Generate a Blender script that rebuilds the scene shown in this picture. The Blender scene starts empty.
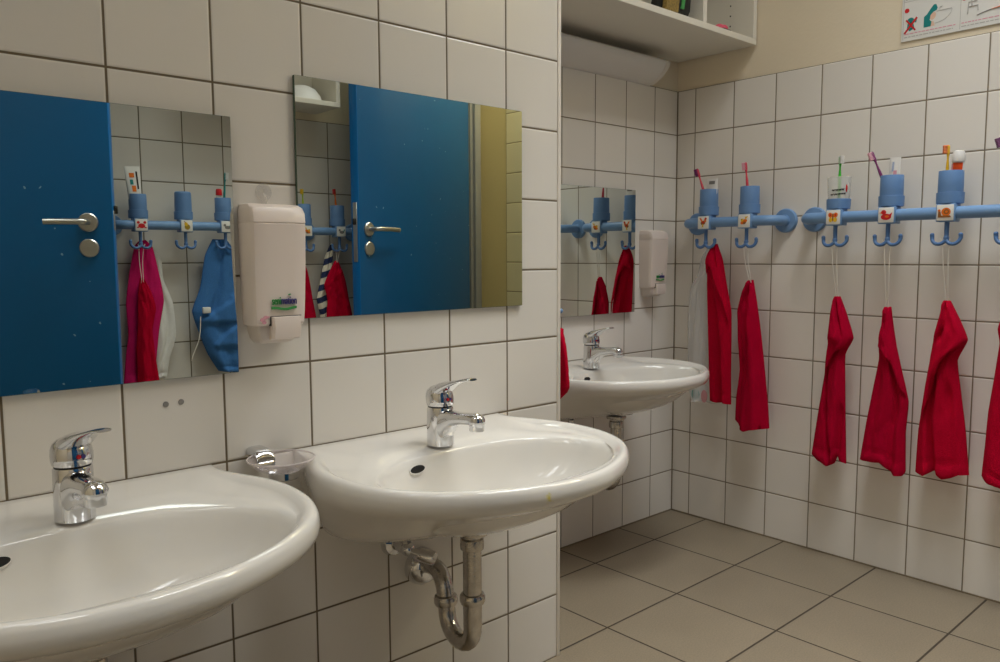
import bpy, bmesh, math, random
from math import sin, cos, pi, radians, sqrt, atan2
from mathutils import Vector, Matrix, noise

random.seed(7)
SC = bpy.context.scene
COL = SC.collection

# ------------------------------------------------------------------ colour / materials
def lin(c):
    c = c / 255.0
    return c / 12.92 if c <= 0.04045 else ((c + 0.055) / 1.055) ** 2.4
def rgb(r, g, b):
    return (lin(r), lin(g), lin(b), 1.0)

def new_mat(name):
    m = bpy.data.materials.new(name); m.use_nodes = True
    nt = m.node_tree
    b = nt.nodes['Principled BSDF']
    return m, nt, b

def math_node(nt, op, a, b=None, c=None):
    n = nt.nodes.new('ShaderNodeMath'); n.operation = op
    for i, v in enumerate((a, b, c)):
        if v is None: continue
        if isinstance(v, (int, float)): n.inputs[i].default_value = v
        else: nt.links.new(v, n.inputs[i])
    return n.outputs[0]

def mat(name, col, rough=0.5, metal=0.0, coat=0.0, noise_amt=0.0, noise_scale=30.0, bump=0.0, bump_scale=200.0,
        sheen=0.0, sss=0.0, trans=0.0, ior=1.45, alpha=1.0, emit=0.0, spec=0.5):
    m, nt, b = new_mat(name)
    b.inputs['Base Color'].default_value = col
    b.inputs['Roughness'].default_value = rough
    b.inputs['Metallic'].default_value = metal
    b.inputs['Coat Weight'].default_value = coat
    b.inputs['Specular IOR Level'].default_value = spec
    b.inputs['IOR'].default_value = ior
    if sheen: b.inputs['Sheen Weight'].default_value = sheen
    if trans: b.inputs['Transmission Weight'].default_value = trans
    if alpha < 1: b.inputs['Alpha'].default_value = alpha
    if emit:
        b.inputs['Emission Color'].default_value = col; b.inputs['Emission Strength'].default_value = emit
    if noise_amt or bump:
        tc = nt.nodes.new('ShaderNodeTexCoord')
    if noise_amt:
        n = nt.nodes.new('ShaderNodeTexNoise'); n.inputs['Scale'].default_value = noise_scale
        n.inputs['Detail'].default_value = 4
        nt.links.new(tc.outputs['Object'], n.inputs['Vector'])
        mx = nt.nodes.new('ShaderNodeMix'); mx.data_type = 'RGBA'
        lo = tuple(x * (1 - noise_amt) for x in col[:3]) + (1,)
        hi = tuple(min(1, x * (1 + noise_amt)) for x in col[:3]) + (1,)
        mx.inputs[6].default_value = lo; mx.inputs[7].default_value = hi
        nt.links.new(n.outputs['Fac'], mx.inputs[0])
        nt.links.new(mx.outputs[2], b.inputs['Base Color'])
    if bump:
        n2 = nt.nodes.new('ShaderNodeTexNoise'); n2.inputs['Scale'].default_value = bump_scale
        n2.inputs['Detail'].default_value = 3
        nt.links.new(tc.outputs['Object'], n2.inputs['Vector'])
        bp = nt.nodes.new('ShaderNodeBump'); bp.inputs['Strength'].default_value = bump
        bp.inputs['Distance'].default_value = 0.004
        nt.links.new(n2.outputs['Fac'], bp.inputs['Height'])
        nt.links.new(bp.outputs['Normal'], b.inputs['Normal'])
    return m

def tile_mat(name, axis_u, u0, wu, axis_v, v0, wv, tile, grout, g=0.0016, rough=0.22, var=0.03, speck=0.0, coat=0.0, rot=0.0, gbump=0.5):
    m, nt, b = new_mat(name)
    tc = nt.nodes.new('ShaderNodeTexCoord')
    src = tc.outputs['Object']
    if rot:
        mp = nt.nodes.new('ShaderNodeMapping'); mp.inputs['Rotation'].default_value = (0, 0, -rot)
        nt.links.new(src, mp.inputs['Vector']); src = mp.outputs['Vector']
    sep = nt.nodes.new('ShaderNodeSeparateXYZ'); nt.links.new(src, sep.inputs[0])
    def edge(ax, o, w):
        a = math_node(nt, 'DIVIDE', math_node(nt, 'SUBTRACT', sep.outputs[ax], o), w)
        fr = math_node(nt, 'FRACT', a)
        e = math_node(nt, 'MULTIPLY', math_node(nt, 'MINIMUM', fr, math_node(nt, 'SUBTRACT', 1.0, fr)), w)
        return e, math_node(nt, 'FLOOR', a)
    eu, iu = edge(axis_u, u0, wu)
    ev, iv = edge(axis_v, v0, wv)
    e = math_node(nt, 'MINIMUM', eu, ev)
    mr = nt.nodes.new('ShaderNodeMapRange'); mr.interpolation_type = 'SMOOTHSTEP'
    mr.inputs['From Min'].default_value = g * 0.75; mr.inputs['From Max'].default_value = g * 1.35
    nt.links.new(e, mr.inputs['Value'])
    cmb = nt.nodes.new('ShaderNodeCombineXYZ'); nt.links.new(iu, cmb.inputs[0]); nt.links.new(iv, cmb.inputs[1])
    wn = nt.nodes.new('ShaderNodeTexWhiteNoise'); wn.noise_dimensions = '3D'; nt.links.new(cmb.outputs[0], wn.inputs['Vector'])
    base = nt.nodes.new('ShaderNodeMix'); base.data_type = 'RGBA'
    base.inputs[6].default_value = tuple(x * (1 - var) for x in tile[:3]) + (1,)
    base.inputs[7].default_value = tuple(min(1, x * (1 + var)) for x in tile[:3]) + (1,)
    nt.links.new(wn.outputs['Value'], base.inputs[0])
    tcol = base.outputs[2]
    if speck:
        nz = nt.nodes.new('ShaderNodeTexNoise'); nz.inputs['Scale'].default_value = 260; nz.inputs['Detail'].default_value = 5
        nt.links.new(tc.outputs['Object'], nz.inputs['Vector'])
        nz2 = nt.nodes.new('ShaderNodeTexNoise'); nz2.inputs['Scale'].default_value = 5; nz2.inputs['Detail'].default_value = 3
        nt.links.new(tc.outputs['Object'], nz2.inputs['Vector'])
        f = math_node(nt, 'ADD', math_node(nt, 'MULTIPLY', math_node(nt, 'SUBTRACT', nz.outputs['Fac'], 0.5), speck * 2.2),
                      math_node(nt, 'MULTIPLY', math_node(nt, 'SUBTRACT', nz2.outputs['Fac'], 0.5), speck * 0.8))
        br = nt.nodes.new('ShaderNodeMix'); br.data_type = 'RGBA'; br.blend_type = 'MULTIPLY'; br.inputs[0].default_value = 1
        fv = math_node(nt, 'ADD', 1.0, f)
        cc = nt.nodes.new('ShaderNodeCombineColor')
        for i in range(3): nt.links.new(fv, cc.inputs[i])
        nt.links.new(tcol, br.inputs[6]); nt.links.new(cc.outputs[0], br.inputs[7])
        tcol = br.outputs[2]
    fin = nt.nodes.new('ShaderNodeMix'); fin.data_type = 'RGBA'
    fin.inputs[6].default_value = grout
    nt.links.new(tcol, fin.inputs[7]); nt.links.new(mr.outputs[0], fin.inputs[0])
    nt.links.new(fin.outputs[2], b.inputs['Base Color'])
    rg = math_node(nt, 'SUBTRACT', 0.85, math_node(nt, 'MULTIPLY', mr.outputs[0], 0.85 - rough))
    nt.links.new(rg, b.inputs['Roughness'])
    mr2 = nt.nodes.new('ShaderNodeMapRange'); mr2.interpolation_type = 'SMOOTHSTEP'
    mr2.inputs['From Min'].default_value = g * 0.6; mr2.inputs['From Max'].default_value = g * 2.6
    nt.links.new(e, mr2.inputs['Value'])
    bp = nt.nodes.new('ShaderNodeBump'); bp.inputs['Strength'].default_value = gbump; bp.inputs['Distance'].default_value = 0.0015
    nt.links.new(mr2.outputs[0], bp.inputs['Height']); nt.links.new(bp.outputs['Normal'], b.inputs['Normal'])
    return m

TILE = rgb(220, 214, 205)
TILE_LIT = rgb(238, 232, 223)  # same tile as TILE, colour lightened to stand in for missing light
GROUT = rgb(104, 90, 68)
M = {}
M['tileA'] = tile_mat('wall_tile_a', 0, 0.0, 0.1533, 2, 0.0, 0.15, TILE, GROUT, g=0.0017)
M['tileB'] = tile_mat('wall_tile_b', 0, 1.6923 - 0.1285, 0.1517, 2, 0.0, 0.15, TILE_LIT, rgb(128, 114, 92), g=0.0016)
M['tileC'] = tile_mat('wall_tile_c', 1, 0.3913, 0.1495, 2, 0.0, 0.15, TILE_LIT, rgb(128, 114, 92), g=0.0016)
M['tileD'] = tile_mat('wall_tile_d', 0, 0.305, 0.1535, 2, 0.0, 0.15, TILE, rgb(110, 100, 78), g=0.002)
M['tileR'] = tile_mat('wall_tile_return', 1, 0.0, 0.1517, 2, 0.0, 0.15, TILE, GROUT)
M['tileP'] = tile_mat('wall_tile_passage', 1, -1.82, 0.15, 2, 0.0, 0.15, rgb(232, 222, 178), rgb(140, 125, 80), g=0.002)
M['floor'] = tile_mat('floor_tile', 0, 1.3917 + 0.006, 0.295, 1, 0.6093 - 0.014, 0.295, rgb(139, 126, 106), rgb(62, 51, 38), g=0.0024, rough=0.48,
                      var=0.05, speck=0.3, rot=0.010, gbump=0.6)
M['paint'] = mat('cream_paint', rgb(236, 222, 196), 0.75, bump=0.12, bump_scale=120)
M['ochre'] = mat('ochre_paint', rgb(214, 198, 140), 0.7)
M['ceil'] = mat('ceiling_paint', rgb(225, 218, 205), 0.85)
M['joint'] = mat('dark_joint', rgb(128, 114, 92), 0.8)
M['trim'] = mat('white_trim', rgb(226, 218, 206), 0.4)
M['ceramic'] = mat('sanitary_ceramic', rgb(220, 215, 207), 0.12, coat=0.5, spec=0.5)
M['ceramic_smear'] = mat('sanitary_ceramic_smeared', rgb(220, 215, 207), 0.12, coat=0.5, spec=0.5)
def smear(m, p, rad):
    nt = m.node_tree; b = nt.nodes['Principled BSDF']
    tc = nt.nodes.new('ShaderNodeTexCoord'); vm = nt.nodes.new('ShaderNodeVectorMath'); vm.operation = 'DISTANCE'
    nz = nt.nodes.new('ShaderNodeTexNoise'); nz.inputs['Scale'].default_value = 90
    nt.links.new(tc.outputs['Object'], nz.inputs['Vector']); nt.links.new(tc.outputs['Object'], vm.inputs[0]); vm.inputs[1].default_value = p
    d = math_node(nt, 'ADD', math_node(nt, 'DIVIDE', vm.outputs['Value'], rad), math_node(nt, 'MULTIPLY', math_node(nt, 'SUBTRACT', nz.outputs['Fac'], 0.5), 1.6))
    mr = nt.nodes.new('ShaderNodeMapRange'); mr.inputs['From Min'].default_value = 1.0; mr.inputs['From Max'].default_value = 0.6; nt.links.new(d, mr.inputs['Value'])
    mx = nt.nodes.new('ShaderNodeMix'); mx.data_type = 'RGBA'; mx.inputs[6].default_value = rgb(220, 215, 207); mx.inputs[7].default_value = rgb(214, 200, 90)
    nt.links.new(mr.outputs[0], mx.inputs[0]); nt.links.new(mx.outputs[2], b.inputs['Base Color'])
smear(M['ceramic_smear'], (-0.062, -0.440, 0.141), 0.012)
M['chrome'] = mat('chrome', (0.72, 0.72, 0.73, 1), 0.07, metal=1.0)
M['chrome_old'] = mat('worn_chrome', (0.52, 0.49, 0.45, 1), 0.16, metal=1.0, noise_amt=0.35, noise_scale=60, bump=0.15, bump_scale=250)
M['steel'] = mat('brushed_steel', (0.55, 0.52, 0.48, 1), 0.32, metal=1.0)
M['black'] = mat('black_gap', rgb(16, 14, 13), 0.5)
M['mirror'] = mat('mirror_silver', (0.73, 0.77, 0.72, 1), 0.0, metal=1.0)
M['mirror_edge'] = mat('mirror_glass_edge', rgb(70, 88, 72), 0.25)
M['soap_white'] = mat('dispenser_plastic', rgb(230, 216, 206), 0.33)
M['soap_base'] = mat('dispenser_plastic_base', rgb(212, 200, 190), 0.35)  # base plastic, a little darker than the cover
M['blue_plastic'] = mat('blue_plastic', rgb(116, 152, 194), 0.36)
M['blue_hook'] = mat('blue_hook_plastic', rgb(84, 120, 168), 0.4)
M['blue_cup'] = mat('blue_cup_plastic', rgb(102, 138, 184), 0.45)
M['sign_white'] = mat('sign_white', rgb(232, 228, 220), 0.4)
M['red_terry'] = mat('red_terry', rgb(190, 4, 44), 0.95, noise_amt=0.22, noise_scale=300, bump=0.7, bump_scale=420, spec=0.1)
M['red_terry2'] = mat('crimson_terry', rgb(182, 2, 46), 0.95, noise_amt=0.22, noise_scale=300, bump=0.7, bump_scale=420, spec=0.1)
M['pink_terry'] = mat('pink_terry', rgb(205, 30, 100), 0.95, noise_amt=0.2, noise_scale=300, bump=0.6, bump_scale=420, spec=0.1)
M['white_cloth'] = mat('white_cloth', rgb(225, 222, 216), 0.9, noise_amt=0.06, noise_scale=80, bump=0.3, bump_scale=200, spec=0.1)
M['blue_cloth'] = mat('blue_denim', rgb(66, 114, 170), 0.9, noise_amt=0.2, noise_scale=200, bump=0.4, bump_scale=300, spec=0.1)
M['cord'] = mat('white_cord', rgb(232, 226, 214), 0.8)
M['door'] = mat('blue_door_paint', rgb(5, 90, 142), 0.28, noise_amt=0.06, noise_scale=6)
nt_ = M['door'].node_tree; b_ = nt_.nodes['Principled BSDF']
src_ = b_.inputs['Base Color'].links[0].from_socket
tc_ = nt_.nodes.new('ShaderNodeTexCoord'); nz_ = nt_.nodes.new('ShaderNodeTexNoise'); nz_.inputs['Scale'].default_value = 55; nz_.inputs['Detail'].default_value = 1
nt_.links.new(tc_.outputs['Object'], nz_.inputs['Vector'])
th_ = math_node(nt_, 'GREATER_THAN', nz_.outputs['Fac'], 0.77)
mx_ = nt_.nodes.new('ShaderNodeMix'); mx_.data_type = 'RGBA'; nt_.links.new(th_, mx_.inputs[0]); nt_.links.new(src_, mx_.inputs[6]); mx_.inputs[7].default_value = rgb(150, 180, 195)
nt_.links.new(mx_.outputs[2], b_.inputs['Base Color'])
M['door_edge'] = mat('blue_door_edge', rgb(0, 108, 178), 0.4)
M['board'] = mat('white_board', rgb(226, 220, 206), 0.5)
M['board_edge'] = mat('white_board_edge', rgb(234, 228, 214), 0.5)
M['lamp_cover'] = mat('lamp_cover', rgb(228, 222, 214), 0.35)
M['glass'] = mat('clear_glass', rgb(226, 212, 210), 0.05, alpha=0.2, spec=0.8)
M['rim_highlight'] = mat('glass_rim_highlight', rgb(224, 214, 210), 0.05, alpha=0.55, spec=0.8)  # paler, more opaque ring that paints in the highlight on the rim
M['clear'] = mat('clear_plastic', rgb(235, 233, 228), 0.12, alpha=0.36, spec=0.7)
M['faint'] = mat('faint_clear_plastic', rgb(238, 234, 228), 0.15, alpha=0.22, spec=0.6)
M['bag'] = mat('film_plastic', rgb(240, 240, 238), 0.25, alpha=0.4, spec=0.6)
M['bag_print'] = mat('film_print', rgb(110, 170, 160), 0.5, alpha=0.55)
M['bag_pink'] = mat('film_print_pink', rgb(222, 140, 148), 0.5, alpha=0.5)
M['metal_dark'] = mat('dark_metal', rgb(70, 66, 60), 0.4, metal=0.8)
M['jamb'] = mat('door_jamb_grey', rgb(150, 148, 140), 0.45)
M['skin'] = mat('ink_skin', rgb(226, 190, 165), 0.6)
for n, c in dict(red=(205, 26, 34), orange=(232, 116, 26), yellow=(232, 186, 40), brown=(150, 92, 40), teal=(14, 132, 130),
                 green=(60, 190, 50), purple=(112, 26, 92), pink=(226, 84, 112), pinkred=(205, 60, 80), grey=(130, 126, 122), dark=(42, 38, 40), white=(236, 233, 228),
                 navy=(78, 70, 130), leaf=(62, 150, 76), rose=(222, 160, 172), olive=(170, 140, 40), lime=(176, 208, 40), paleblue=(170, 180, 205),
                 lightgrey=(186, 182, 176), gold=(164, 134, 62), redorange=(226, 78, 22)).items():
    M[n] = mat('ink_' + n, rgb(*c), 0.45)
def stripes():
    m, nt, b = new_mat('striped_terry')
    tc = nt.nodes.new('ShaderNodeTexCoord'); sep = nt.nodes.new('ShaderNodeSeparateXYZ'); nt.links.new(tc.outputs['Object'], sep.inputs[0])
    a = math_node(nt, 'ADD', sep.outputs[2], math_node(nt, 'MULTIPLY', sep.outputs[0], 0.35))
    f = math_node(nt, 'GREATER_THAN', math_node(nt, 'FRACT', math_node(nt, 'DIVIDE', a, 0.05)), 0.5)
    mx = nt.nodes.new('ShaderNodeMix'); mx.data_type = 'RGBA'
    mx.inputs[6].default_value = rgb(226, 216, 196); mx.inputs[7].default_value = rgb(36, 48, 88)
    nt.links.new(f, mx.inputs[0]); nt.links.new(mx.outputs[2], b.inputs['Base Color']); b.inputs['Roughness'].default_value = 0.95
    return m
M['stripe'] = stripes()

# ------------------------------------------------------------------ object helpers
def finish(name, bm, mats, smooth=True, angle=40):
    me = bpy.data.meshes.new(name)
    bmesh.ops.recalc_face_normals(bm, faces=bm.faces)
    bm.to_mesh(me); bm.free()
    if not isinstance(mats, (list, tuple)): mats = [mats]
    for m in mats: me.materials.append(m)
    if smooth:
        for p in me.polygons: p.use_smooth = True
        try: me.set_sharp_from_angle(angle=radians(angle))
        except Exception: pass
    o = bpy.data.objects.new(name, me); COL.objects.link(o)
    return o

def tag(o, label=None, cat=None, group=None, kind=None):
    if label: o['label'] = label
    if cat: o['category'] = cat
    if group: o['group'] = group
    if kind: o['kind'] = kind
    return o

XC, YB, XE = 1.6923, 0.4656, 0.6190
FA = Matrix.Identity(4)
FB = Matrix.Translation((0, YB, 0))
FC = Matrix.Translation((XC, 0, 0)) @ Matrix.Rotation(-pi / 2, 4, 'Z')
FD = Matrix.Translation((0, -1.83, 0)) @ Matrix.Rotation(pi, 4, 'Z')
FR = Matrix.Translation((XE, 0, 0)) @ Matrix.Rotation(pi / 2, 4, 'Z')   # return wall, faces +x : local x = +y

def thing(name, label, cat, frame, loc, group=None, kind=None, rotz=0):
    o = bpy.data.objects.new(name, None); COL.objects.link(o)
    o.empty_display_size = 0.03
    o.matrix_world = frame @ Matrix.Translation(loc) @ Matrix.Rotation(rotz, 4, 'Z')
    return tag(o, label, cat, group, kind)

def part(name, bm, mats, parent, smooth=True, angle=40, label=None, kind=None):
    o = finish(name, bm, mats, smooth, angle); o.parent = parent
    return tag(o, label, None, None, kind)

def single(name, bm, mats, label, cat, frame=FA, loc=(0, 0, 0), group=None, kind=None, smooth=True, angle=40, rotz=0):
    o = finish(name, bm, mats, smooth, angle)
    o.matrix_world = frame @ Matrix.Translation(loc) @ Matrix.Rotation(rotz, 4, 'Z')
    return tag(o, label, cat, group, kind)

def copy_tree(o, parent=None):
    c = o.copy(); COL.objects.link(c)
    if parent: c.parent = parent
    for ch in list(o.children): copy_tree(ch, c)
    return c

# ------------------------------------------------------------------ mesh helpers
def box(bm, x0, x1, y0, y1, z0, z1, bev=0.0, seg=2, mi=0):
    t = bmesh.new()
    bmesh.ops.create_cube(t, size=1)
    for v in t.verts:
        v.co = Vector(((x0 + x1) / 2 + v.co.x * (x1 - x0), (y0 + y1) / 2 + v.co.y * (y1 - y0), (z0 + z1) / 2 + v.co.z * (z1 - z0)))
    if bev: bmesh.ops.bevel(t, geom=list(t.edges), offset=bev, segments=seg, profile=0.5, affect='EDGES', clamp_overlap=True)
    for f in t.faces: f.material_index = mi
    merge(bm, t)

def merge(bm, t):
    vm = {}
    for v in t.verts: vm[v] = bm.verts.new(v.co)
    for f in t.faces:
        try:
            nf = bm.faces.new([vm[v] for v in f.verts]); nf.material_index = f.material_index
        except ValueError: pass
    t.free()

def loft(bm, rings, cap0=True, cap1=True, closed=True, mi=0):
    vr = [[bm.verts.new(p) for p in r] for r in rings]
    n = len(vr[0])
    for a, b in zip(vr, vr[1:]):
        for i in range(n if closed else n - 1):
            j = (i + 1) % n
            try: bm.faces.new((a[i], a[j], b[j], b[i])).material_index = mi
            except ValueError: pass
    if cap0:
        try: bm.faces.new(list(reversed(vr[0]))).material_index = mi
        except ValueError: pass
    if cap1:
        try: bm.faces.new(vr[-1]).material_index = mi
        except ValueError: pass
    return vr

def lathe(bm, prof, c=(0, 0, 0), axis='Z', n=28, cap0=True, cap1=True, mi=0, rot=None):
    rings = []
    for r, h in prof:
        ring = []
        for i in range(n):
            a = 2 * pi * i / n
            p = Vector((r * cos(a), r * sin(a), h))
            if axis == 'Y': p = Vector((p.x, -p.z, p.y))     # h grows towards -y (out of the wall)
            elif axis == 'X': p = Vector((p.z, p.x, p.y))
            if rot: p = rot @ p
            ring.append(p + Vector(c))
        rings.append(ring)
    loft(bm, rings, cap0, cap1, True, mi)

def smooth_path(pts, sub=6):
    pts = [Vector(p) for p in pts]; out = []
    for i in range(len(pts) - 1):
        p0 = pts[max(i - 1, 0)]; p1 = pts[i]; p2 = pts[i + 1]; p3 = pts[min(i + 2, len(pts) - 1)]
        for k in range(sub):
            t = k / sub
            out.append(0.5 * ((2 * p1) + (p2 - p0) * t + (2 * p0 - 5 * p1 + 4 * p2 - p3) * t * t + (3 * p1 - p0 - 3 * p2 + p3) * t ** 3))
    out.append(pts[-1]); return out

def tube(bm, pts, r, n=12, flat=None, mi=0, caps=True, up=None):
    """r number or list; flat=(a,b) multiplies side / up radii"""
    pts = [Vector(p) for p in pts]
    if isinstance(r, (int, float)): r = [r] * len(pts)
    elif len(r) != len(pts):
        m = len(r) - 1
        r = [r[min(int(i / (len(pts) - 1) * m), m - 1)] * (1 - (i / (len(pts) - 1) * m - min(int(i / (len(pts) - 1) * m), m - 1))) +
             r[min(int(i / (len(pts) - 1) * m), m - 1) + 1] * (i / (len(pts) - 1) * m - min(int(i / (len(pts) - 1) * m), m - 1)) for i in range(len(pts))]
    ref = Vector(up) if up else None
    rings = []
    prev = None
    for i, p in enumerate(pts):
        t = (pts[min(i + 1, len(pts) - 1)] - pts[max(i - 1, 0)]).normalized()
        if prev is None:
            u = ref if ref else (Vector((0, 0, 1)) if abs(t.z) < 0.9 else Vector((1, 0, 0)))
        else: u = prev if not ref else ref
        s = t.cross(u)
        if s.length < 1e-6: s = t.cross(Vector((1, 0.2, 0)))
        s.normalize(); u = s.cross(t).normalized(); prev = u
        fa, fb = flat if flat else (1, 1)
        rings.append([p + s * (r[i] * fa * cos(2 * pi * k / n)) + u * (r[i] * fb * sin(2 * pi * k / n)) for k in range(n)])
    loft(bm, rings, caps, caps, True, mi)

def poly_plate(bm, pts, y0, y1, mi=0):
    """flat polygon in local x,z plane from y0 (back) to y1 (front)"""
    a = [bm.verts.new((x, y0, z)) for x, z in pts]; b = [bm.verts.new((x, y1, z)) for x, z in pts]
    n = len(pts)
    f1 = bm.faces.new(a); f2 = bm.faces.new(list(reversed(b))); f1.material_index = f2.material_index = mi
    for i in range(n):
        j = (i + 1) % n
        bm.faces.new((a[j], a[i], b[i], b[j])).material_index = mi

def ell(cx, cz, rx, rz, n=18, rot=0):
    return [(cx + rx * cos(2 * pi * i / n) * cos(rot) - rz * sin(2 * pi * i / n) * sin(rot),
             cz + rx * cos(2 * pi * i / n) * sin(rot) + rz * sin(2 * pi * i / n) * cos(rot)) for i in range(n)]

def sphere(bm, c, r, sx=1, sy=1, sz=1, u=18, v=12, mi=0):
    t = bmesh.new(); bmesh.ops.create_uvsphere(t, u_segments=u, v_segments=v, radius=r)
    for w in t.verts: w.co = Vector((c[0] + w.co.x * sx, c[1] + w.co.y * sy, c[2] + w.co.z * sz))
    for f in t.faces: f.material_index = mi
    merge(bm, t)

def text_bm(s, size, x, z, y, depth=0.0004):
    cu = bpy.data.curves.new('txt', 'FONT'); cu.body = s; cu.size = size; cu.extrude = depth
    to = bpy.data.objects.new('txt', cu); COL.objects.link(to)
    dg = bpy.context.evaluated_depsgraph_get(); dg.update()
    me = bpy.data.meshes.new_from_object(to.evaluated_get(dg))
    bm = bmesh.new(); bm.from_mesh(me)
    w = max((v.co.x for v in bm.verts), default=0)
    for v in bm.verts: v.co = Vector((x + v.co.x, y - v.co.z, z + v.co.y))
    bpy.data.objects.remove(to); bpy.data.curves.remove(cu); bpy.data.meshes.remove(me)
    return bm, w

# ------------------------------------------------------------------ room shell
TT = 1.5      # top of tiling
ZC = 2.55
def structure(name, boxes, mats):
    bm = bmesh.new()
    for bx in boxes: box(bm, *bx[:6], mi=bx[6] if len(bx) > 6 else 0)
    o = finish(name, bm, mats, smooth=False)
    return tag(o, None, None, None, 'structure')

wl = structure('wall_left', [(-1.6, XE - 0.0062, 0, YB + 0.1, 0, ZC)], [M['tileA']])
structure('wall_recess_side', [(XE - 0.006, XE, 0.009, YB + 0.1, 0, ZC)], [M['tileR']])
bm = bmesh.new(); box(bm, XE - 0.0085, XE + 0.002, -0.0022, 0.0088, 0, ZC, 0.002, 2)
tag(finish('trim_1', bm, M['trim']), kind='structure')
structure('wall_back', [(XE, XC + 0.1, YB, YB + 0.1, 0, TT, 0), (XE, XC + 0.1, YB + 0.005, YB + 0.1, TT, ZC, 1)], [M['tileB'], M['paint']])
structure('wall_right', [(XC, XC + 0.1, -1.22, YB, 0, TT, 0), (XC + 0.005, XC + 0.1, -1.22, YB + 0.005, TT, ZC, 1)], [M['tileC'], M['paint']])
structure('wall_opposite', [(0.165, 1.83, -1.93, -1.83, 0, TT, 0), (0.165, 1.83, -1.93, -1.835, TT, ZC, 1),
                            (-1.6, -0.72, -1.93, -1.83, 0, TT, 0), (-1.6, -0.72, -1.93, -1.835, TT, ZC, 1),
                            (-0.72, 0.165, -1.93, -1.835, 2.04, ZC, 1)], [M['tileD'], M['paint']])
structure('wall_end', [(-1.7, -1.6, -3.0, YB + 0.1, 0, ZC)], [M['paint']])
structure('wall_passage', [(2.09, 2.19, -1.82, -1.1, 0, ZC, 0), (2.095, 2.19, -3.0, -1.82, 0, ZC, 1)], [M['tileP'], M['ochre']])
structure('wall_passage_side', [(XC + 0.1, 2.09, -1.22, -1.12, 0, ZC)], [M['paint']])
structure('wall_corridor', [(-1.6, 2.095, -3.1, -3.0, 0, ZC)], [M['paint']])
structure('floor', [(-1.7, 2.19, -3.1, YB + 0.1, -0.1, 0)], [M['floor']])
structure('ceiling', [(-1.7, 2.19, -3.1, YB + 0.1, ZC, ZC + 0.1)], [M['ceil']])
for k, bx in enumerate(((XC - 0.003, XC + 0.001, YB - 0.003, YB + 0.001, 0.004, TT), (XE, XC, YB - 0.004, YB + 0.001, 0, 0.0035), (XC - 0.004, XC + 0.001, -1.22, YB, 0, 0.0035))):
    bm = bmesh.new(); box(bm, *bx); tag(finish('trim_%d' % (4 + k), bm, M['joint'], False), kind='structure')
# plugs left in the tiles under the left mirror
for px_, pz_ in ((-0.245, 0.706), (-0.222, 0.707)):
    bm = bmesh.new(); lathe(bm, [(0.0045, 0.0), (0.0045, 0.001), (0.002, 0.0012)], (px_, 0, pz_), 'Y', 12)
    part('wall_plug', bm, M['grey'], wl)

# jamb of the door seen at the edge of the middle mirror
bm = bmesh.new(); box(bm, 1.868, 1.906, -1.95, -1.80, 0, 2.05, 0.004); box(bm, 1.850, 1.867, -1.94, -1.815, 0, 2.05, 0.002)
tag(finish('trim_2', bm, M['jamb']), kind='structure')
# door frame of the left door
bm = bmesh.new(); box(bm, -0.745, -0.715, -1.94, -1.815, 0, 2.06, 0.003); box(bm, 0.15, 0.172, -1.94, -1.822, 0, 2.06, 0.003); box(bm, -0.745, 0.172, -1.94, -1.822, 2.03, 2.06, 0.003)
tag(finish('trim_3', bm, M['jamb']), kind='structure')

def door(name, hinge, edge, side, plate_len, label, hoff=0.056, dz=0.0, ll=1.0):
    d = Vector((edge[0] - hinge[0], edge[1] - hinge[1])); L = d.length; ang = atan2(d.y, d.x)
    o = bpy.data.objects.new(name, None); COL.objects.link(o)
    o.matrix_world = Matrix.Translation((hinge[0], hinge[1], 0)) @ Matrix.Rotation(ang, 4, 'Z')
    tag(o, label, 'door', None, 'structure')
    s = side
    bm = bmesh.new()
    y0, y1 = sorted((0, -s * 0.042)); box(bm, 0.0, L, y0, y1, 0.008, 2.02, 0.002, 2)
    for f in bm.faces:
        c = f.calc_center_median()
        if c.x > L - 0.003: f.material_index = 1
    part('door_leaf', bm, [M['door'], M['door_edge']], o, True, 30)
    hx = L - hoff
    def disc(r, z, nm):
        b = bmesh.new(); lathe(b, [(r, -0.0), (r, 0.006), (r - 0.003, 0.009), (0.004, 0.010)], (hx, 0, z), 'Y', 30)
        if s > 0:
            for v in b.verts: v.co.y = -v.co.y
        return part(nm, b, M['steel'], o)
    hr = disc(0.0285, 1.043 + dz, 'handle_rose')
    disc(0.028, 0.964 + dz, 'keyhole_cover')
    b = bmesh.new()
    tube(b, smooth_path([(hx, s * 0.005, 1.043 + dz), (hx, s * 0.035, 1.043 + dz), (hx - 0.006, s * 0.05, 1.043 + dz), (hx - 0.025, s * 0.055, 1.043 + dz), (hx - 0.08 * ll, s * 0.055, 1.043 + dz), (hx - 0.132 * ll, s * 0.052, 1.042 + dz)], 6),
         0.0095, 14)
    part('door_handle', b, M['steel'], o)
    b = bmesh.new(); box(b, L - 0.001, L + 0.0015, *sorted((-s * 0.01, -s * 0.032)), 1.02 - plate_len * 0.55, 1.06 + plate_len * 0.45, 0.001, 1)
    lp = part('lock_plate', b, M['steel'], o)
    b = bmesh.new(); box(b, L + 0.0005, L + 0.011, *sorted((-s * 0.014, -s * 0.028)), 1.06, 1.085, 0.002, 1)
    part('latch', b, M['metal_dark'], lp)
    return o, L
door('door_1', (-0.69, -1.80), (0.090, -1.43), 1, 0.02, 'blue door with its lever pointing left, in the left mirror', 0.070, -0.011, 0.84)
door('door_2', (1.802, -1.77), (1.056, -1.564), -1, 0.20, 'open blue door with lever pointing right, in the middle mirror')

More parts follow.
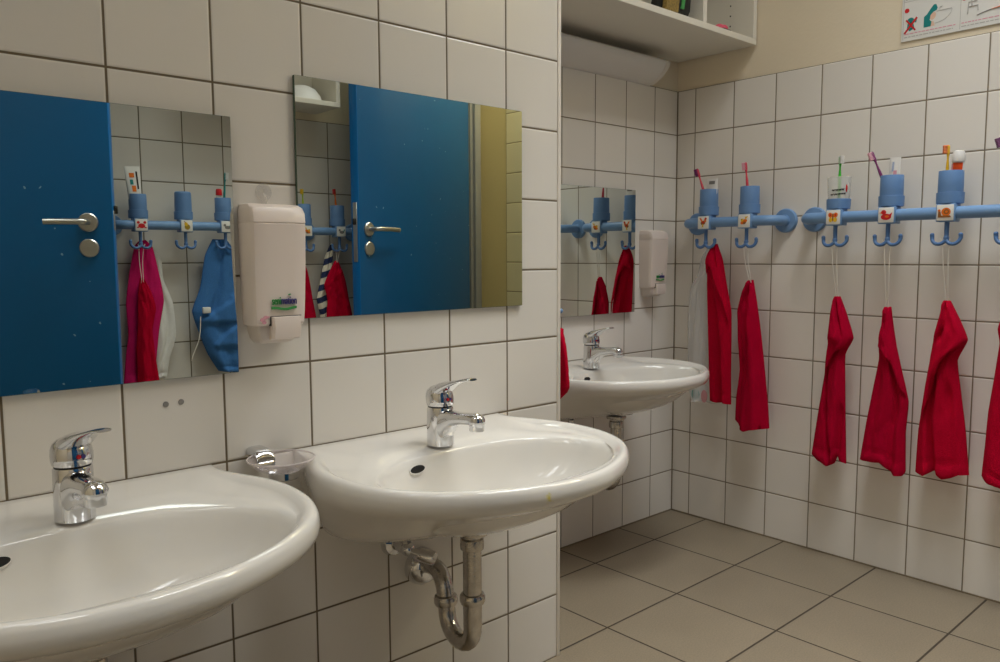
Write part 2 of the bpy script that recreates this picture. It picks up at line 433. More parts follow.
# ------------------------------------------------------------------ mirrors
def mirror(x0, x1, z0, z1, frame, label, tilt=0.0, turn=0.0, stand=0.0):
    cx = (x0 + x1) / 2
    r = thing('wall_mirror', label, 'mirror', frame, (cx, 0, z0), 'frameless wall mirrors')
    w = (x1 - x0) / 2; h = z1 - z0
    r.matrix_world = r.matrix_world @ Matrix.Translation((0, -abs(turn) * w * 0.99 - stand, 0)) @ Matrix.Rotation(turn, 4, 'Z') @ Matrix.Rotation(tilt, 4, 'X')
    bm = bmesh.new(); box(bm, -w, w, -0.0075, -0.0008, 0, h, 0.0008, 1)
    part('glass_edge', bm, M['mirror_edge'], r, False)
    if stand:
        bm = bmesh.new(); box(bm, -w + 0.02, w - 0.02, -0.0008, stand + abs(turn) * w * 0.5, 0.02, h - 0.02)
        part('backing', bm, M['mirror_edge'], r, False)
    bm = bmesh.new()
    vs = [bm.verts.new(p) for p in ((-w + .0006, -0.0079, .0006), (w - .0006, -0.0079, .0006), (w - .0006, -0.0079, h - .0006), (-w + .0006, -0.0079, h - .0006))]
    bm.faces.new(vs)
    me_ = part('mirror_face', bm, M['mirror'], r, False)
    return r
mirror(-0.642, -0.1305, 0.745, 1.149, FA, 'frameless mirror reflecting blue door and blue jacket, beside the soap dispenser', 0.0028)
mirror(-0.019, 0.4975, 0.825, 1.230, FA, 'frameless mirror above middle sink, reflecting door lever pointing right')
mirror(0.934, 1.438, 0.742, 1.145, FB, 'frameless mirror in the far recess, above the rear sink', 0.0, -0.0055, 0.012)

# ------------------------------------------------------------------ washbasins
def catmull2(pts, sub=10):
    return [(p.x, p.y) for p in smooth_path([(a, b, 0) for a, b in pts], sub)]
HALF = [(0.234, 0.0), (0.240, -0.04), (0.262, -0.10), (0.277, -0.15), (0.281, -0.20), (0.274, -0.26), (0.254, -0.315), (0.222, -0.36), (0.172, -0.402), (0.112, -0.434), (0.057, -0.452), (0.0, -0.458)]
hp = catmull2(HALF, 12)
OUTL = hp + [(-x, y) for x, y in reversed(hp[:-1])]
OC = (0.0, -0.25)
def ray_out(a):
    dx, dy = cos(a), sin(a); best = None
    n = len(OUTL)
    for i in range(n):
        x1, y1 = OUTL[i]; x2, y2 = OUTL[(i + 1) % n]
        ex, ey = x2 - x1, y2 - y1
        den = dx * ey - dy * ex
        if abs(den) < 1e-12: continue
        t = ((x1 - OC[0]) * ey - (y1 - OC[1]) * ex) / den
        u = ((x1 - OC[0]) * dy - (y1 - OC[1]) * dx) / den
        if t > 0 and -1e-9 <= u <= 1 + 1e-9: best = t if best is None else max(best, t)
    return (OC[0] + dx * best, OC[1] + dy * best)
NA = 144
ca = atan2(0.25, 0.234)
ANG = [2 * pi * i / NA for i in range(NA)]
for tgt in (ca, pi - ca):
    k = min(range(NA), key=lambda i: abs(ANG[i] - tgt)); ANG[k] = tgt
PO = [ray_out(a) for a in ANG]
def bowl_pt(a, s, cy):
    # rounded bowl outline, flatter towards the wall
    ax, by, n = 0.224 * s, 0.131 * s, 2.25
    c, sn = cos(a), sin(a)
    # match the direction to the rim direction but in the bowl's own aspect
    p = (abs(c / ax) ** n + abs(sn / by) ** n) ** (-1 / n)
    return (c * p, cy + sn * p)
def make_basin_bm():
    bm = bmesh.new(); rings = []
    Z0 = 0.44
    under = [(0.60, 0.36, 0.4575), (0.72, 0.45, 0.462), (0.815, 0.56, 0.477), (0.875, 0.67, 0.499), (0.925, 0.78, 0.523), (0.96, 0.875, 0.544), (0.984, 0.945, 0.557), (0.996, 0.985, 0.567)]
    for kx, ky, z in under:
        rings.append([(x * kx, y * ky, z) for x, y in PO])
    for k, z in ((1.0, 0.577), (1.0, 0.585), (0.995, 0.592), (0.984, 0.5975), (0.966, 0.6005), (0.945, 0.6005), (0.925, 0.598), (0.905, 0.594), (0.885, 0.590)):
        ring = []
        for x, y in PO:
            back = max(0.0, min(1.0, (y + 0.10) / 0.095))
            zz = z + (0.600 - z) * back * (0.0 if z < 0.575 else 1.0) if z >= 0.58 else z
            ring.append((OC[0] + (x - OC[0]) * k, OC[1] + (y - OC[1]) * (k if y < -0.01 else 1 - (1 - k) * 0.6), zz))
        rings.append(ring)
    def bring(s, z, cy, lip=0.0):
        return [(bowl_pt(a, s, cy)[0], bowl_pt(a, s, cy)[1], z) for a in ANG]
    # deck sinks gently, then the bowl
    b0 = bring(1.02, 0.589, -0.277)
    last = rings[-1]
    rings.append([(l[0] * .5 + b[0] * .5, l[1] * .5 + b[1] * .5, (l[2] + 0.591) / 2 - 0.0005) for l, b in zip(last, b0)])
    rings.append(b0)
    for s, z, cy in ((1.0, 0.586, -0.277), (0.975, 0.578, -0.2765), (0.945, 0.566, -0.275), (0.90, 0.549, -0.272), (0.83, 0.530, -0.267), (0.73, 0.511, -0.260), (0.60, 0.495, -0.250), (0.45, 0.483, -0.240), (0.30, 0.475, -0.230), (0.15, 0.469, -0.222), (0.07, 0.467, -0.22)):
        rings.append(bring(s, z, cy))
    rings = [[(x, y, z - Z0) for x, y, z in r] for r in rings]
    loft(bm, rings, True, True)
    return bm
def washbasin(cx, frame, label, ox=None):
    r = single('washbasin', make_basin_bm(), M['ceramic_smear' if 0 < cx < 0.5 else 'ceramic'], label, 'sink', frame, (cx, 0, 0.44), 'white wall-hung washbasins', angle=60)
    # overflow slot
    bm = bmesh.new()
    a_ = min(ANG, key=lambda a: abs(bowl_pt(a, 0.955, -0.2755)[0] + 0.089) + (10 if sin(a) < 0 else 0))
    p_ = Vector(bowl_pt(a_, 0.955, -0.2755)); q_ = Vector(bowl_pt(a_ + 0.05, 0.955, -0.2755))
    tg = (q_ - p_).normalized()
    c = Vector((p_.x, p_.y, 0.570 - 0.44))
    nrm = Vector((tg.y, -tg.x, 0.0))
    if nrm.dot(Vector((-p_.x, -0.28 - p_.y, 0))) < 0: nrm = -nrm
    nrm = (nrm + Vector((0, 0, 0.45))).normalized()
    s = Vector((tg.x, tg.y, 0)); s = s if s.x > 0 else -s
    s = (s - nrm * s.dot(nrm)).normalized(); u = nrm.cross(s).normalized()
    ring = lambda a, b, h: [c + s * (a * cos(t)) + u * (b * sin(t)) + nrm * h for t in [2 * pi * i / 24 for i in range(24)]]
    loft(bm, [ring(0.0205, 0.0088, 0.0), ring(0.0195, 0.0078, 0.0024), ring(0.0175, 0.0062, 0.0024)], True, False)
    ov = part('overflow_ring', bm, M['ceramic'], r)
    bm = bmesh.new(); loft(bm, [ring(0.0180, 0.0066, 0.001), ring(0.0178, 0.0064, 0.0026)], True, True)
    part('overflow_hole', bm, M['black'], ov)
    bm = bmesh.new(); lathe(bm, [(0.032, 0.026), (0.033, 0.029), (0.028, 0.031), (0.022, 0.0295), (0.020, 0.024)], (0, -0.22, 0), 'Z', 28, True, True)
    part('drain_ring', bm, M['chrome'], r)
    return r
def tap(cx, frame, label, lever_rot=0.0):
    r = thing('mixer_tap', label, 'tap', frame, (cx, -0.122, 0.595), 'chrome mixer taps on the sinks')
    bm = bmesh.new(); lathe(bm, [(0.0242, 0.0), (0.0242, 0.02), (0.0238, 0.05), (0.0236, 0.066), (0.0225, 0.0685), (0.021, 0.069)], n=36)
    part('tap_body', bm, M['chrome'], r)
    # spout: deep where it leaves the body, slim at the end
    bm = bmesh.new(); rings = []
    for y, zc, hw, hh in ((-0.006, 0.034, 0.020, 0.031), (-0.020, 0.039, 0.0185, 0.027), (-0.032, 0.047, 0.0165, 0.0185), (-0.045, 0.0525, 0.0155, 0.0125), (-0.065, 0.0560, 0.0150, 0.0105), (-0.088, 0.0585, 0.0145, 0.0102), (-0.101, 0.0590, 0.0130, 0.0095)):
        rings.append([(hw * math.copysign(abs(cos(t)) ** 0.7, cos(t)), y, zc + hh * math.copysign(abs(sin(t)) ** 0.7, sin(t))) for t in [2 * pi * i / 28 for i in range(28)]])
    loft(bm, rings)
    sp = part('spout', bm, M['chrome'], r, angle=50)
    bm = bmesh.new(); sphere(bm, (0, -0.101, 0.0565), 0.0150, 1, 1, 0.92, 24, 16)
    lathe(bm, [(0.0125, 0.0), (0.0130, 0.003), (0.0130, 0.012)], (0, -0.102, 0.0405), 'Z', 24)
    part('aerator', bm, M['chrome'], sp)
    bm = bmesh.new(); lathe(bm, [(0.0218, 0.0675), (0.0218, 0.0725)], n=30)
    part('gap_ring', bm, M['black'], r)
    # lever head: dome that runs out into a thin blade
    R = Matrix.Rotation(lever_rot, 4, 'Z')
    bm = bmesh.new()
    lathe(bm, [(0.0236, 0.0715), (0.0250, 0.077), (0.0252, 0.085), (0.0242, 0.092), (0.0215, 0.0985), (0.0160, 0.1035), (0.0080, 0.1065), (0.002, 0.107)], n=34)
    for v in bm.verts:
        k = max(0, (v.co.z - 0.0715) / 0.042); v.co.y += 0.003 * k
    rings = []
    for y, zc, hw, hh in ((0.014, 0.090, 0.016, 0.010), (0.002, 0.096, 0.0205, 0.0135), (-0.014, 0.102, 0.0215, 0.0125), (-0.026, 0.1075, 0.0195, 0.0085), (-0.042, 0.1145, 0.0160, 0.0052), (-0.058, 0.1195, 0.0138, 0.0038), (-0.074, 0.1240, 0.0122, 0.0031), (-0.084, 0.1255, 0.0110, 0.0027), (-0.088, 0.1256, 0.0085, 0.0020)):
        rings.append([(hw * cos(t), y, zc + hh * sin(t)) for t in [2 * pi * i / 24 for i in range(24)]])
    loft(bm, rings)
    for v in bm.verts: v.co = R @ v.co
    lv = part('lever', bm, M['chrome'], r, angle=50)
    for dx, mname in ((-0.0028, 'red'), (0.0028, 'navy')):
        bm = bmesh.new(); lathe(bm, [(0.0030, 0.0), (0.0026, 0.0012)], (dx, -0.0247, 0.084), 'Y', 12)
        for v in bm.verts: v.co = R @ v.co
        part('temperature_dot', bm, M[mname], lv)
    return r
def plumbing(cx, frame, lt, lv):
    r = thing('drain_trap', lt, 'drain pipe', frame, (cx - 0.005, 0, 0.19), 'chrome drain traps under the sinks')
    z = lambda v: v - 0.19
    bm = bmesh.new(); tube(bm, [(0, -0.2, z(0.45)), (0, -0.2, z(0.28))], 0.0165, 24)
    part('tail_pipe', bm, M['chrome_old'], r)
    bm = bmesh.new(); lathe(bm, [(0.0165, z(0.420)), (0.0205, z(0.422)), (0.0212, z(0.430)), (0.0205, z(0.440)), (0.0170, z(0.4425)), (0.0170, z(0.447)), (0.0285, z(0.4490)), (0.0300, z(0.4520)), (0.0295, z(0.4575))], (0, -0.2, 0), n=30)
    part('waste_flange', bm, M['chrome_old'], r)
    def nut(c, dr, nm='pipe_nut', rr=0.0225):
        b = bmesh.new(); d = Vector(dr).normalized()
        tube(b, [Vector(c) - d * 0.010, Vector(c) - d * 0.0085, Vector(c) - d * 0.004, Vector(c) + d * 0.004, Vector(c) + d * 0.0085, Vector(c) + d * 0.010], [rr - 0.006, rr - 0.002, rr, rr, rr - 0.002, rr - 0.006], 26)
        return part(nm, b, M['chrome_old'], r)
    nut((0, -0.2, z(0.332)), (0, 0, 1))
    pts = [(0, -0.2, z(0.31)), (0, -0.2, z(0.282))]
    for i in range(1, 13):
        a = pi + pi * i / 12 * 0.97
        pts.append((0.012 * i / 12, -0.155 + 0.045 * cos(a), z(0.282) + 0.046 * sin(a)))
    pts += [(0.012, -0.109, z(0.289)), (0.012, -0.108, z(0.297))]
    bm = bmesh.new(); tube(bm, pts, 0.0160, 22)
    part('trap_bend', bm, M['chrome_old'], r)
    nut((0.012, -0.1075, z(0.295)), (0, 0.05, 1))
    bm = bmesh.new(); tube(bm, smooth_path([(0.012, -0.107, z(0.296)), (0.013, -0.101, z(0.321)), (0.017, -0.082, z(0.339)), (0.023, -0.050, z(0.340)), (0.031, 0.0, z(0.326))], 7), 0.0162, 22)
    part('outlet_pipe', bm, M['chrome_old'], r)
    bm = bmesh.new(); lathe(bm, [(0.036, 0.0), (0.0365, 0.008), (0.034, 0.018), (0.027, 0.028), (0.0175, 0.033)], (0.030, 0, z(0.325)), 'Y', 34)
    part('wall_flange', bm, M['chrome'], r)
    a = thing('angle_valve', lv, 'valve', frame, (cx - 0.038, 0, 0.388), 'angle valves under the sinks')
    bm = bmesh.new(); lathe(bm, [(0.026, 0.0), (0.026, 0.004), (0.022, 0.012), (0.012, 0.016), (0.011, 0.05)], (0, 0, 0), 'Y', 28)
    part('wall_rosette', bm, M['chrome'], a)
    bm = bmesh.new(); sphere(bm, (0, -0.052, 0), 0.0135); lathe(bm, [(0.0085, 0.0), (0.0085, 0.02), (0.011, 0.021), (0.011, 0.034)], (0, -0.05, 0.004), 'Z', 6)
    part('valve_body', bm, M['chrome'], a, angle=25)
    bm = bmesh.new(); tube(bm, [(0.0, -0.055, -0.002), (0.01, -0.075, -0.006), (0.011, -0.077, -0.0062), (0.022, -0.098, -0.010), (0.024, -0.102, -0.011)], [0.008, 0.008, 0.0135, 0.0135, 0.0115], 14)
    part('valve_knob', bm, M['chrome'], a)
    bm = bmesh.new(); tube(bm, smooth_path([(0, -0.05, 0.034), (0.001, -0.051, 0.042), (0.003, -0.052, 0.052)], 5), 0.0055, 10)
    part('supply_hose', bm, M['metal_dark'], a)

SINKS = [(-0.413, FA, -0.405, 'nearest white washbasin, cut off by the left picture edge', 'chrome mixer tap on the nearest left washbasin', 0.2,
          'drain trap below the nearest left washbasin', 'angle valve below the nearest left washbasin'),
         (0.199, FA, 0.188, 'white washbasin under the middle mirror, with bare drain pipe below', 'chrome mixer tap on the middle washbasin', 0.05,
          'worn chrome drain trap in plain view below the middle washbasin', 'chrome angle valve on the tiles under the middle washbasin'),
         (1.140, FB, 1.112, 'smallest-looking white washbasin, in the far recess beside the red towels', 'chrome mixer tap on the far recess washbasin', -0.1,
          'drain trap under the far recess washbasin', 'angle valve under the far recess washbasin')]
for cx, fr, tx, l1, l2, rot, l3, l4 in SINKS:
    washbasin(cx, fr, l1); tap(tx, fr, l2, rot); plumbing(cx + 0.001, fr, l3, l4)
# ------------------------------------------------------------------ soap dispensers
def soap(x0, frame, label, full=True):
    W = 0.0945
    r = thing('soap_dispenser', label, 'soap dispenser', frame, (x0 + W / 2, 0, 0.786), 'white soap dispensers on the tiles')
    h = W / 2
    def section(w, d, k=0.0):
        # plan outline: flat back, chamfered left/right front corners, slightly bowed front
        p = [(-w, 0), (-w, -d * 0.74), (-w * 0.985, -d * 0.86), (-w * 0.93, -d * 0.945), (-w * 0.83, -d * 0.98)]
        p += [(-w * 0.4, -d * 0.997), (0, -d), (w * 0.4, -d * 0.997)]
        p += [(w * 0.83, -d * 0.98), (w * 0.93, -d * 0.945), (w * 0.985, -d * 0.86), (w, -d * 0.74), (w, 0)]
        return p
    bm = bmesh.new(); rings = []
    for z, w, d in ((0.034, h * 0.90, 0.044), (0.038, h * 0.93, 0.048), (0.06, h * 0.95, 0.050), (0.12, h * 0.985, 0.053), (0.196, h, 0.056), (0.1975, h * 0.992, 0.0550), (0.199, h * 1.003, 0.0565), (0.214, h, 0.054), (0.2225, h * 0.975, 0.048), (0.2275, h * 0.93, 0.036), (0.229, h * 0.88, 0.022)):
        rings.append([(x, y, z) for x, y in section(w, d)])
    loft(bm, rings)
    part('cover', bm, M['soap_white'], r, angle=28)
    bm = bmesh.new(); rings = []
    for z, w, d in ((0.004, h * 0.50, 0.026), (0.006, h * 0.58, 0.034), (0.012, h * 0.68, 0.040), (0.024, h * 0.76, 0.042), (0.036, h * 0.78, 0.042)):
        rings.append([(x * 1.0 - 0.001, y, z) for x, y in section(w, d)])
    loft(bm, rings)
    part('base', bm, M['soap_base'], r, angle=35)
    bm = bmesh.new(); rings = []
    for z, d in ((0.011, 0.046), (0.013, 0.053), (0.030, 0.057), (0.0475, 0.0545), (0.0485, 0.050)):
        rings.append([(-0.018, -0.02, z), (-0.018, -d + 0.004, z), (-0.015, -d, z), (h * 0.62, -d, z), (h * 0.68, -d + 0.005, z), (h * 0.68, -0.02, z)])
    loft(bm, rings)
    part('push_bar', bm, M['soap_white'], r, angle=30)
    bm = bmesh.new(); box(bm, -0.0195, h * 0.72, -0.0502, -0.04, 0.0484, 0.0493); box(bm, -0.0200, -0.0190, -0.0500, -0.04, 0.034, 0.0490)
    part('push_bar_gap', bm, M['metal_dark'], r, False)
    yf = -0.0520; lx = -0.0175
    lb, w1 = text_bm('seni', 0.0185, lx, 0.0680, yf, 0.0012)
    lg = part('logo', lb, M['leaf'], r, False)
    lb, w2 = text_bm('mation', 0.0185, lx + w1 + 0.0006, 0.0680, yf, 0.0012)
    tot = w1 + w2 + 0.0006; k = 0.0425 / max(tot, 1e-4)
    for v in lb.verts: v.co.x = lx + (v.co.x - lx) * k
    for v in lg.data.vertices: v.co.x = lx + (v.co.x - lx) * k
    part('logo_second_word', lb, M['navy'], lg, False)
    bm = bmesh.new(); up = []; lo = []
    for i in range(25):
        t = i / 24; x = lx - 0.0005 + 0.0425 * t; z = 0.0615 + 0.0013 * sin(t * 2.2 * pi + 0.9)
        up.append((x, z + 0.0019)); lo.append((x, z - 0.0019))
    poly_plate(bm, up + lo[::-1], yf + 0.003, yf - 0.0013)
    part('logo_wave', bm, M['green' if False else 'leaf'], lg, False)
    bm = bmesh.new(); poly_plate(bm, ell(lx + 0.0305, 0.0835, 0.0026, 0.0009, 12, 0.25), yf + 0.003, yf - 0.0008)
    part('logo_leaf', bm, M['leaf'], lg, False)
    return r
soap(-0.121, FA, 'white soap dispenser between the left and middle mirrors')
bm = bmesh.new()
for cx_, cz_, rr in ((-0.0215, 0.0435, 0.0040), (-0.0165, 0.0470, 0.0036), (-0.019, 0.039, 0.0032), (-0.0115, 0.0475, 0.0016)):
    poly_plate(bm, ell(cx_ - 0.011, cz_ + 0.001, rr * 1.05, rr * 0.8, 14), -0.03, -0.0496)
sd = [o for o in bpy.data.objects if o.name.startswith('soap_dispenser')][0]
part('lipstick_smudge', bm, M['rose'], sd, False, label='pink smudge')
soap(1.487, FB, 'white soap dispenser beside the far recess mirror')
# clear adhesive hook above the near dispenser
bm = bmesh.new()
poly_plate(bm, [(0.0135 * sin(t) * (1 - 0.12 * cos(t)), 0.014 * cos(t) - (0.006 if abs(t - pi) < 0.4 else 0)) for t in [2 * pi * i / 26 for i in range(26)]], 0.0, -0.003)
tube(bm, [(0, -0.003, -0.004), (0, -0.008, -0.008), (0, -0.011, -0.012), (0, -0.014, -0.009)], 0.002, 8)
single('adhesive_hook', bm, M['faint'], 'clear drop-shaped adhesive hook above the near soap dispenser', 'hook', FA, (-0.076, 0, 1.036))

# ------------------------------------------------------------------ glass soap dish
r = thing('soap_dish', 'clear glass soap dish on a chrome holder between the two near sinks', 'soap dish', FA, (-0.093, 0, 0.571))
bm = bmesh.new()
prof = [(0.020, 0.0175), (0.031, 0.0185), (0.0425, 0.0250), (0.0517, 0.0345), (0.0535, 0.0372), (0.0527, 0.0385), (0.0505, 0.0375), (0.041, 0.0285), (0.030, 0.0222), (0.004, 0.0212)]
lathe(bm, prof, (0, -0.070, 0), n=48)
gb = part('glass_bowl', bm, M['glass'], r)
bm = bmesh.new(); tube(bm, [(0.0525 * cos(2 * pi * i / 48), -0.070 + 0.0525 * sin(2 * pi * i / 48), 0.0378) for i in range(49)], 0.0014, 8)
part('rim_highlight', bm, M['rim_highlight'], gb)
bm = bmesh.new(); lathe(bm, [(0.022, 0.004), (0.024, 0.006), (0.024, 0.0165), (0.021, 0.0175)], (0.004, -0.070, 0), n=32)
tube(bm, smooth_path([(0.0, -0.062, 0.010), (-0.004, -0.03, 0.010), (-0.008, 0.0, 0.010)], 4), 0.005, 10)
part('chrome_ring', bm, M['chrome'], r)
bm = bmesh.new(); rings = []
for y, z, hh in ((0.0, 0.039, 0.0085), (-0.024, 0.039, 0.008), (-0.036, 0.0370, 0.0065), (-0.042, 0.030, 0.005), (-0.043, 0.023, 0.004)):
    rings.append([(-0.012 + 0.0155 * math.copysign(abs(cos(t)) ** .6, cos(t)), y + (0 if hh > .007 else .002 * sin(t)), z + hh * math.copysign(abs(sin(t)) ** .6, sin(t))) for t in [2 * pi * i / 24 for i in range(24)]])
loft(bm, rings)
part('wall_bracket', bm, M['chrome'], r, angle=50)

# ------------------------------------------------------------------ hook rails
ZB = 1.037
CUPY = -0.074
def picture(kind):
    """list of (polygon, material index) inside a 1x1 square centred on 0"""
    names = ['red', 'orange', 'yellow', 'brown', 'dark', 'teal', 'grey', 'olive', 'white']
    ix = {n: i for i, n in enumerate(names)}
    P = []
    A = lambda pts, c: P.append((pts, ix[c]))
    if kind == 'rooster':
        A(ell(0.0, -.02, .22, .16, 16, .3), 'brown'); A([(-.12, .02), (-.34, .34), (-.2, .36), (-.02, .1)], 'orange'); A([(.1, .02), (.12, .28), (.3, .32), (.26, .02)], 'orange')
        A(ell(.24, .3, .09, .08), 'red'); A([(-.06, -.14), (-.1, -.36), (.02, -.36), (.06, -.14)], 'yellow'); A(ell(.02, .0, .1, .07), 'red')
    elif kind == 'fish':
        A(ell(.0, -.06, .3, .16, 18, .45), 'orange'); A([(.14, .08), (.36, .34), (.1, .3)], 'yellow'); A(ell(-.14, .06, .12, .11), 'yellow'); A(ell(.06, -.16, .14, .08, 14, .4), 'brown'); A(ell(-.18, .1, .03, .03, 8), 'dark')
    elif kind == 'butterfly':
        A(ell(-.18, .14, .15, .18, 14, .4), 'orange'); A(ell(.18, .14, .15, .18, 14, -.4), 'orange'); A(ell(-.16, -.18, .13, .15), 'yellow'); A(ell(.16, -.18, .13, .15), 'yellow'); A(ell(0, 0, .045, .3), 'brown'); A(ell(-.18, .14, .06, .07, 10), 'red'); A(ell(.18, .14, .06, .07, 10), 'red')
    elif kind == 'duck':
        A(ell(.02, -.12, .33, .2), 'red'); A(ell(-.14, .18, .16, .15), 'red'); A([(-.28, .2), (-.42, .14), (-.27, .1)], 'orange'); A([(.2, 0), (.4, .16), (.34, -.1)], 'red'); A(ell(.08, -.1, .13, .07), 'orange'); A(ell(-.17, .22, .025, .025, 8), 'dark')
    elif kind == 'snail':
        A(ell(.06, .04, .27, .26), 'orange'); A(ell(.08, .05, .16, .15), 'brown'); A(ell(.09, .05, .08, .08), 'orange'); A([(-.4, -.3), (.36, -.3), (.3, -.18), (-.2, -.18), (-.26, .1), (-.38, .1)], 'brown'); A(ell(-.33, .14, .08, .07), 'orange')
    elif kind == 'crab':
        A(ell(0, -.08, .28, .2), 'red'); A(ell(-.26, .2, .12, .12), 'red'); A(ell(.26, .2, .12, .12), 'red'); A(ell(-.3, -.22, .1, .05), 'red'); A(ell(.3, -.22, .1, .05), 'red')
    elif kind == 'pear':
        A(ell(-.02, -.1, .24, .24), 'olive'); A(ell(.08, .14, .15, .18, 14, -.4), 'yellow'); A([(.12, .28), (.2, .42), (.25, .4), (.17, .26)], 'brown')
    else:
        A(ell(-.05, -.08, .26, .15), 'grey'); A(ell(.2, .12, .12, .12), 'grey'); A(ell(-.3, .08, .06, .16, 12, .4), 'teal')
    return P, [M[n] for n in names]

def hook_rail(frame, x0, x1, hooks, kinds, label, mids=()):
    r = thing('hook_rail', label, 'hook rail', frame, ((x0 + x1) / 2, 0, ZB), 'blue hook rails with picture signs')
    o = -(x0 + x1) / 2
    a, b = x0 + o, x1 + o; off = -0.085
    bm = bmesh.new()
    pts = smooth_path([(a, -0.004, 0), (a, -0.045, 0), (a + 0.007, -0.068, 0), (a + 0.024, -0.082, 0), (a + 0.05, off, 0)], 5)
    end = smooth_path([(b - 0.05, off, 0), (b - 0.024, -0.082, 0), (b - 0.007, -0.068, 0), (b, -0.045, 0), (b, -0.004, 0)], 5)
    tube(bm, pts + end, 0.0163, 22)
    part('rail_bar', bm, M['blue_plastic'], r)
    for fx in [a, b] + [m + o for m in mids]:
        bm = bmesh.new(); lathe(bm, [(0.0375, 0.0), (0.0378, 0.008), (0.035, 0.0125), (0.0185, 0.0145), (0.0175, 0.02)], (fx, 0, 0), 'Y', 34)
        if fx not in (a, b): tube(bm, [(fx, -0.01, 0), (fx, -0.08, 0)], 0.013, 14)
        part('wall_flange', bm, M['blue_plastic'], r)
    for hx, kd in zip(hooks, kinds):
        x = hx + o
        bm = bmesh.new(); box(bm, x - 0.0235, x + 0.0235, -0.1040, -0.064, -0.0235, 0.0235, 0.003, 2)
        blk = part('sign_block', bm, M['blue_plastic'], r)
        bm = bmesh.new(); box(bm, x - 0.0205, x + 0.0205, -0.1062, -0.103, -0.0205, 0.0205, 0.002, 2)
        sg = part('picture_sign', bm, M['sign_white'], r)
        P, mats = picture(kd); bm = bmesh.new()
        for i, (pl, mi) in enumerate(P):
            poly_plate(bm, [(x + px * 0.042, pz * 0.042) for px, pz in pl], -0.1058, -0.10665 - 0.00012 * i, mi)
        part('animal_picture', bm, mats, sg, False)
        bm = bmesh.new()
        lathe(bm, [(0.0305, 0.0236), (0.0325, 0.0250), (0.0330, 0.050), (0.0328, 0.0525), (0.0312, 0.0530), (0.0309, 0.028), (0.004, 0.027)], (x, CUPY, 0), n=36)
        box(bm, x - 0.012, x + 0.012, -0.095, -0.06, 0.004, 0.026, 0.003)
        part('cup_holder', bm, M['blue_cup'], r)
        bm = bmesh.new()
        tube(bm, [(x, -0.088, -0.018), (x, -0.088, -0.070)], [0.0062, 0.0055], 12)
        for s in (-1, 1):
            arc = [(x + s * (0.0172 - 0.0172 * cos(t)), -0.088 - 0.006 * sin(t), -0.064 - 0.0175 * sin(t)) for t in [pi * i / 12 for i in range(13)]]
            arc += [(x + s * 0.0346, -0.089, -0.0575)]
            tube(bm, arc, [0.0048] * 11 + [0.0050, 0.0054, 0.0056], 12)
            sphere(bm, (x + s * 0.0346, -0.089, -0.0570), 0.0056)
        sphere(bm, (x, -0.0885, -0.066), 0.0072, 1, 1, 1.2)
        part('double_hook', bm, M['blue_hook'], r)
    return r
HC1 = [-0.281, -0.131]
HC2 = [0.156, 0.304, 0.4535, 0.603, 0.752]
hook_rail(FC, -0.370, -0.044, HC1, ['rooster', 'fish'], 'short blue hook rail with two cups, nearest the room corner')
hook_rail(FC, 0.051, 0.86, HC2, ['butterfly', 'duck', 'snail', 'pear', 'crab'], 'long blue hook rail running off the right picture edge')
# opposite wall, seen in the mirrors (frame D : local x = - world x)
HD1 = [-0.575, -0.425, -0.266]
HD2 = [-1.068, -0.912]
hook_rail(FD, -0.68, -0.195, HD1, ['none', 'pear', 'crab'], 'blue hook rail reflected in the left mirror')
hook_rail(FD, -1.18, -0.80, HD2, ['none', 'fish'], 'blue hook rail reflected in the middle mirror', mids=(-0.962,))

def cup(frame, x, label, flip=False, z=ZB + 0.0285, h=0.0805):
    bm = bmesh.new()
    pr = [(0.0280, 0.0), (0.0298, 0.002), (0.0300, h * 0.5), (0.0294, h - 0.001), (0.0288, h), (0.0276, h - 0.001), (0.0275, h * .5), (0.0270, 0.003), (0.003, 0.003)]
    if flip: pr = [(0.0302, 0.0), (0.0300, h * 0.6), (0.0288, h * 1.1), (0.0278, h * 1.17), (0.025, h * 1.20), (0.003, h * 1.205)]
    lathe(bm, pr, n=36)
    return single('tooth_cup', bm, M['blue_cup'], label, 'cup', frame, (x, CUPY, z), 'blue tooth cups in the rail holders')
cup(FC, HC1[0], 'blue tooth cup holding a leaning pink toothbrush, nearest the room corner')
cup(FC, HC1[1], 'blue tooth cup above the orange fish sign, one upright pink brush')
cup(FC, HC2[1], 'blue tooth cup above the red duck sign, holding a purple toothbrush')
cup(FC, HC2[2], 'blue tooth cup above the orange snail sign, holding an orange toothbrush')
cup(FC, HC2[3], 'blue tooth cup cut off by the right picture edge')
cup(FD, HD1[2], 'blue tooth cup holding a big toothpaste tube, in the left mirror')
cup(FD, HD1[1], 'upturned blue cup without brushes, in the left mirror', flip=True)
cup(FD, HD1[0], 'blue tooth cup with red cap and teal toothbrush, in the left mirror')
cup(FD, HD2[1], 'blue tooth cup with lime toothbrush, beside the dispenser in the middle mirror')
cup(FD, HD2[0], 'blue tooth cup with orange toothbrush, beside the door in the middle mirror')
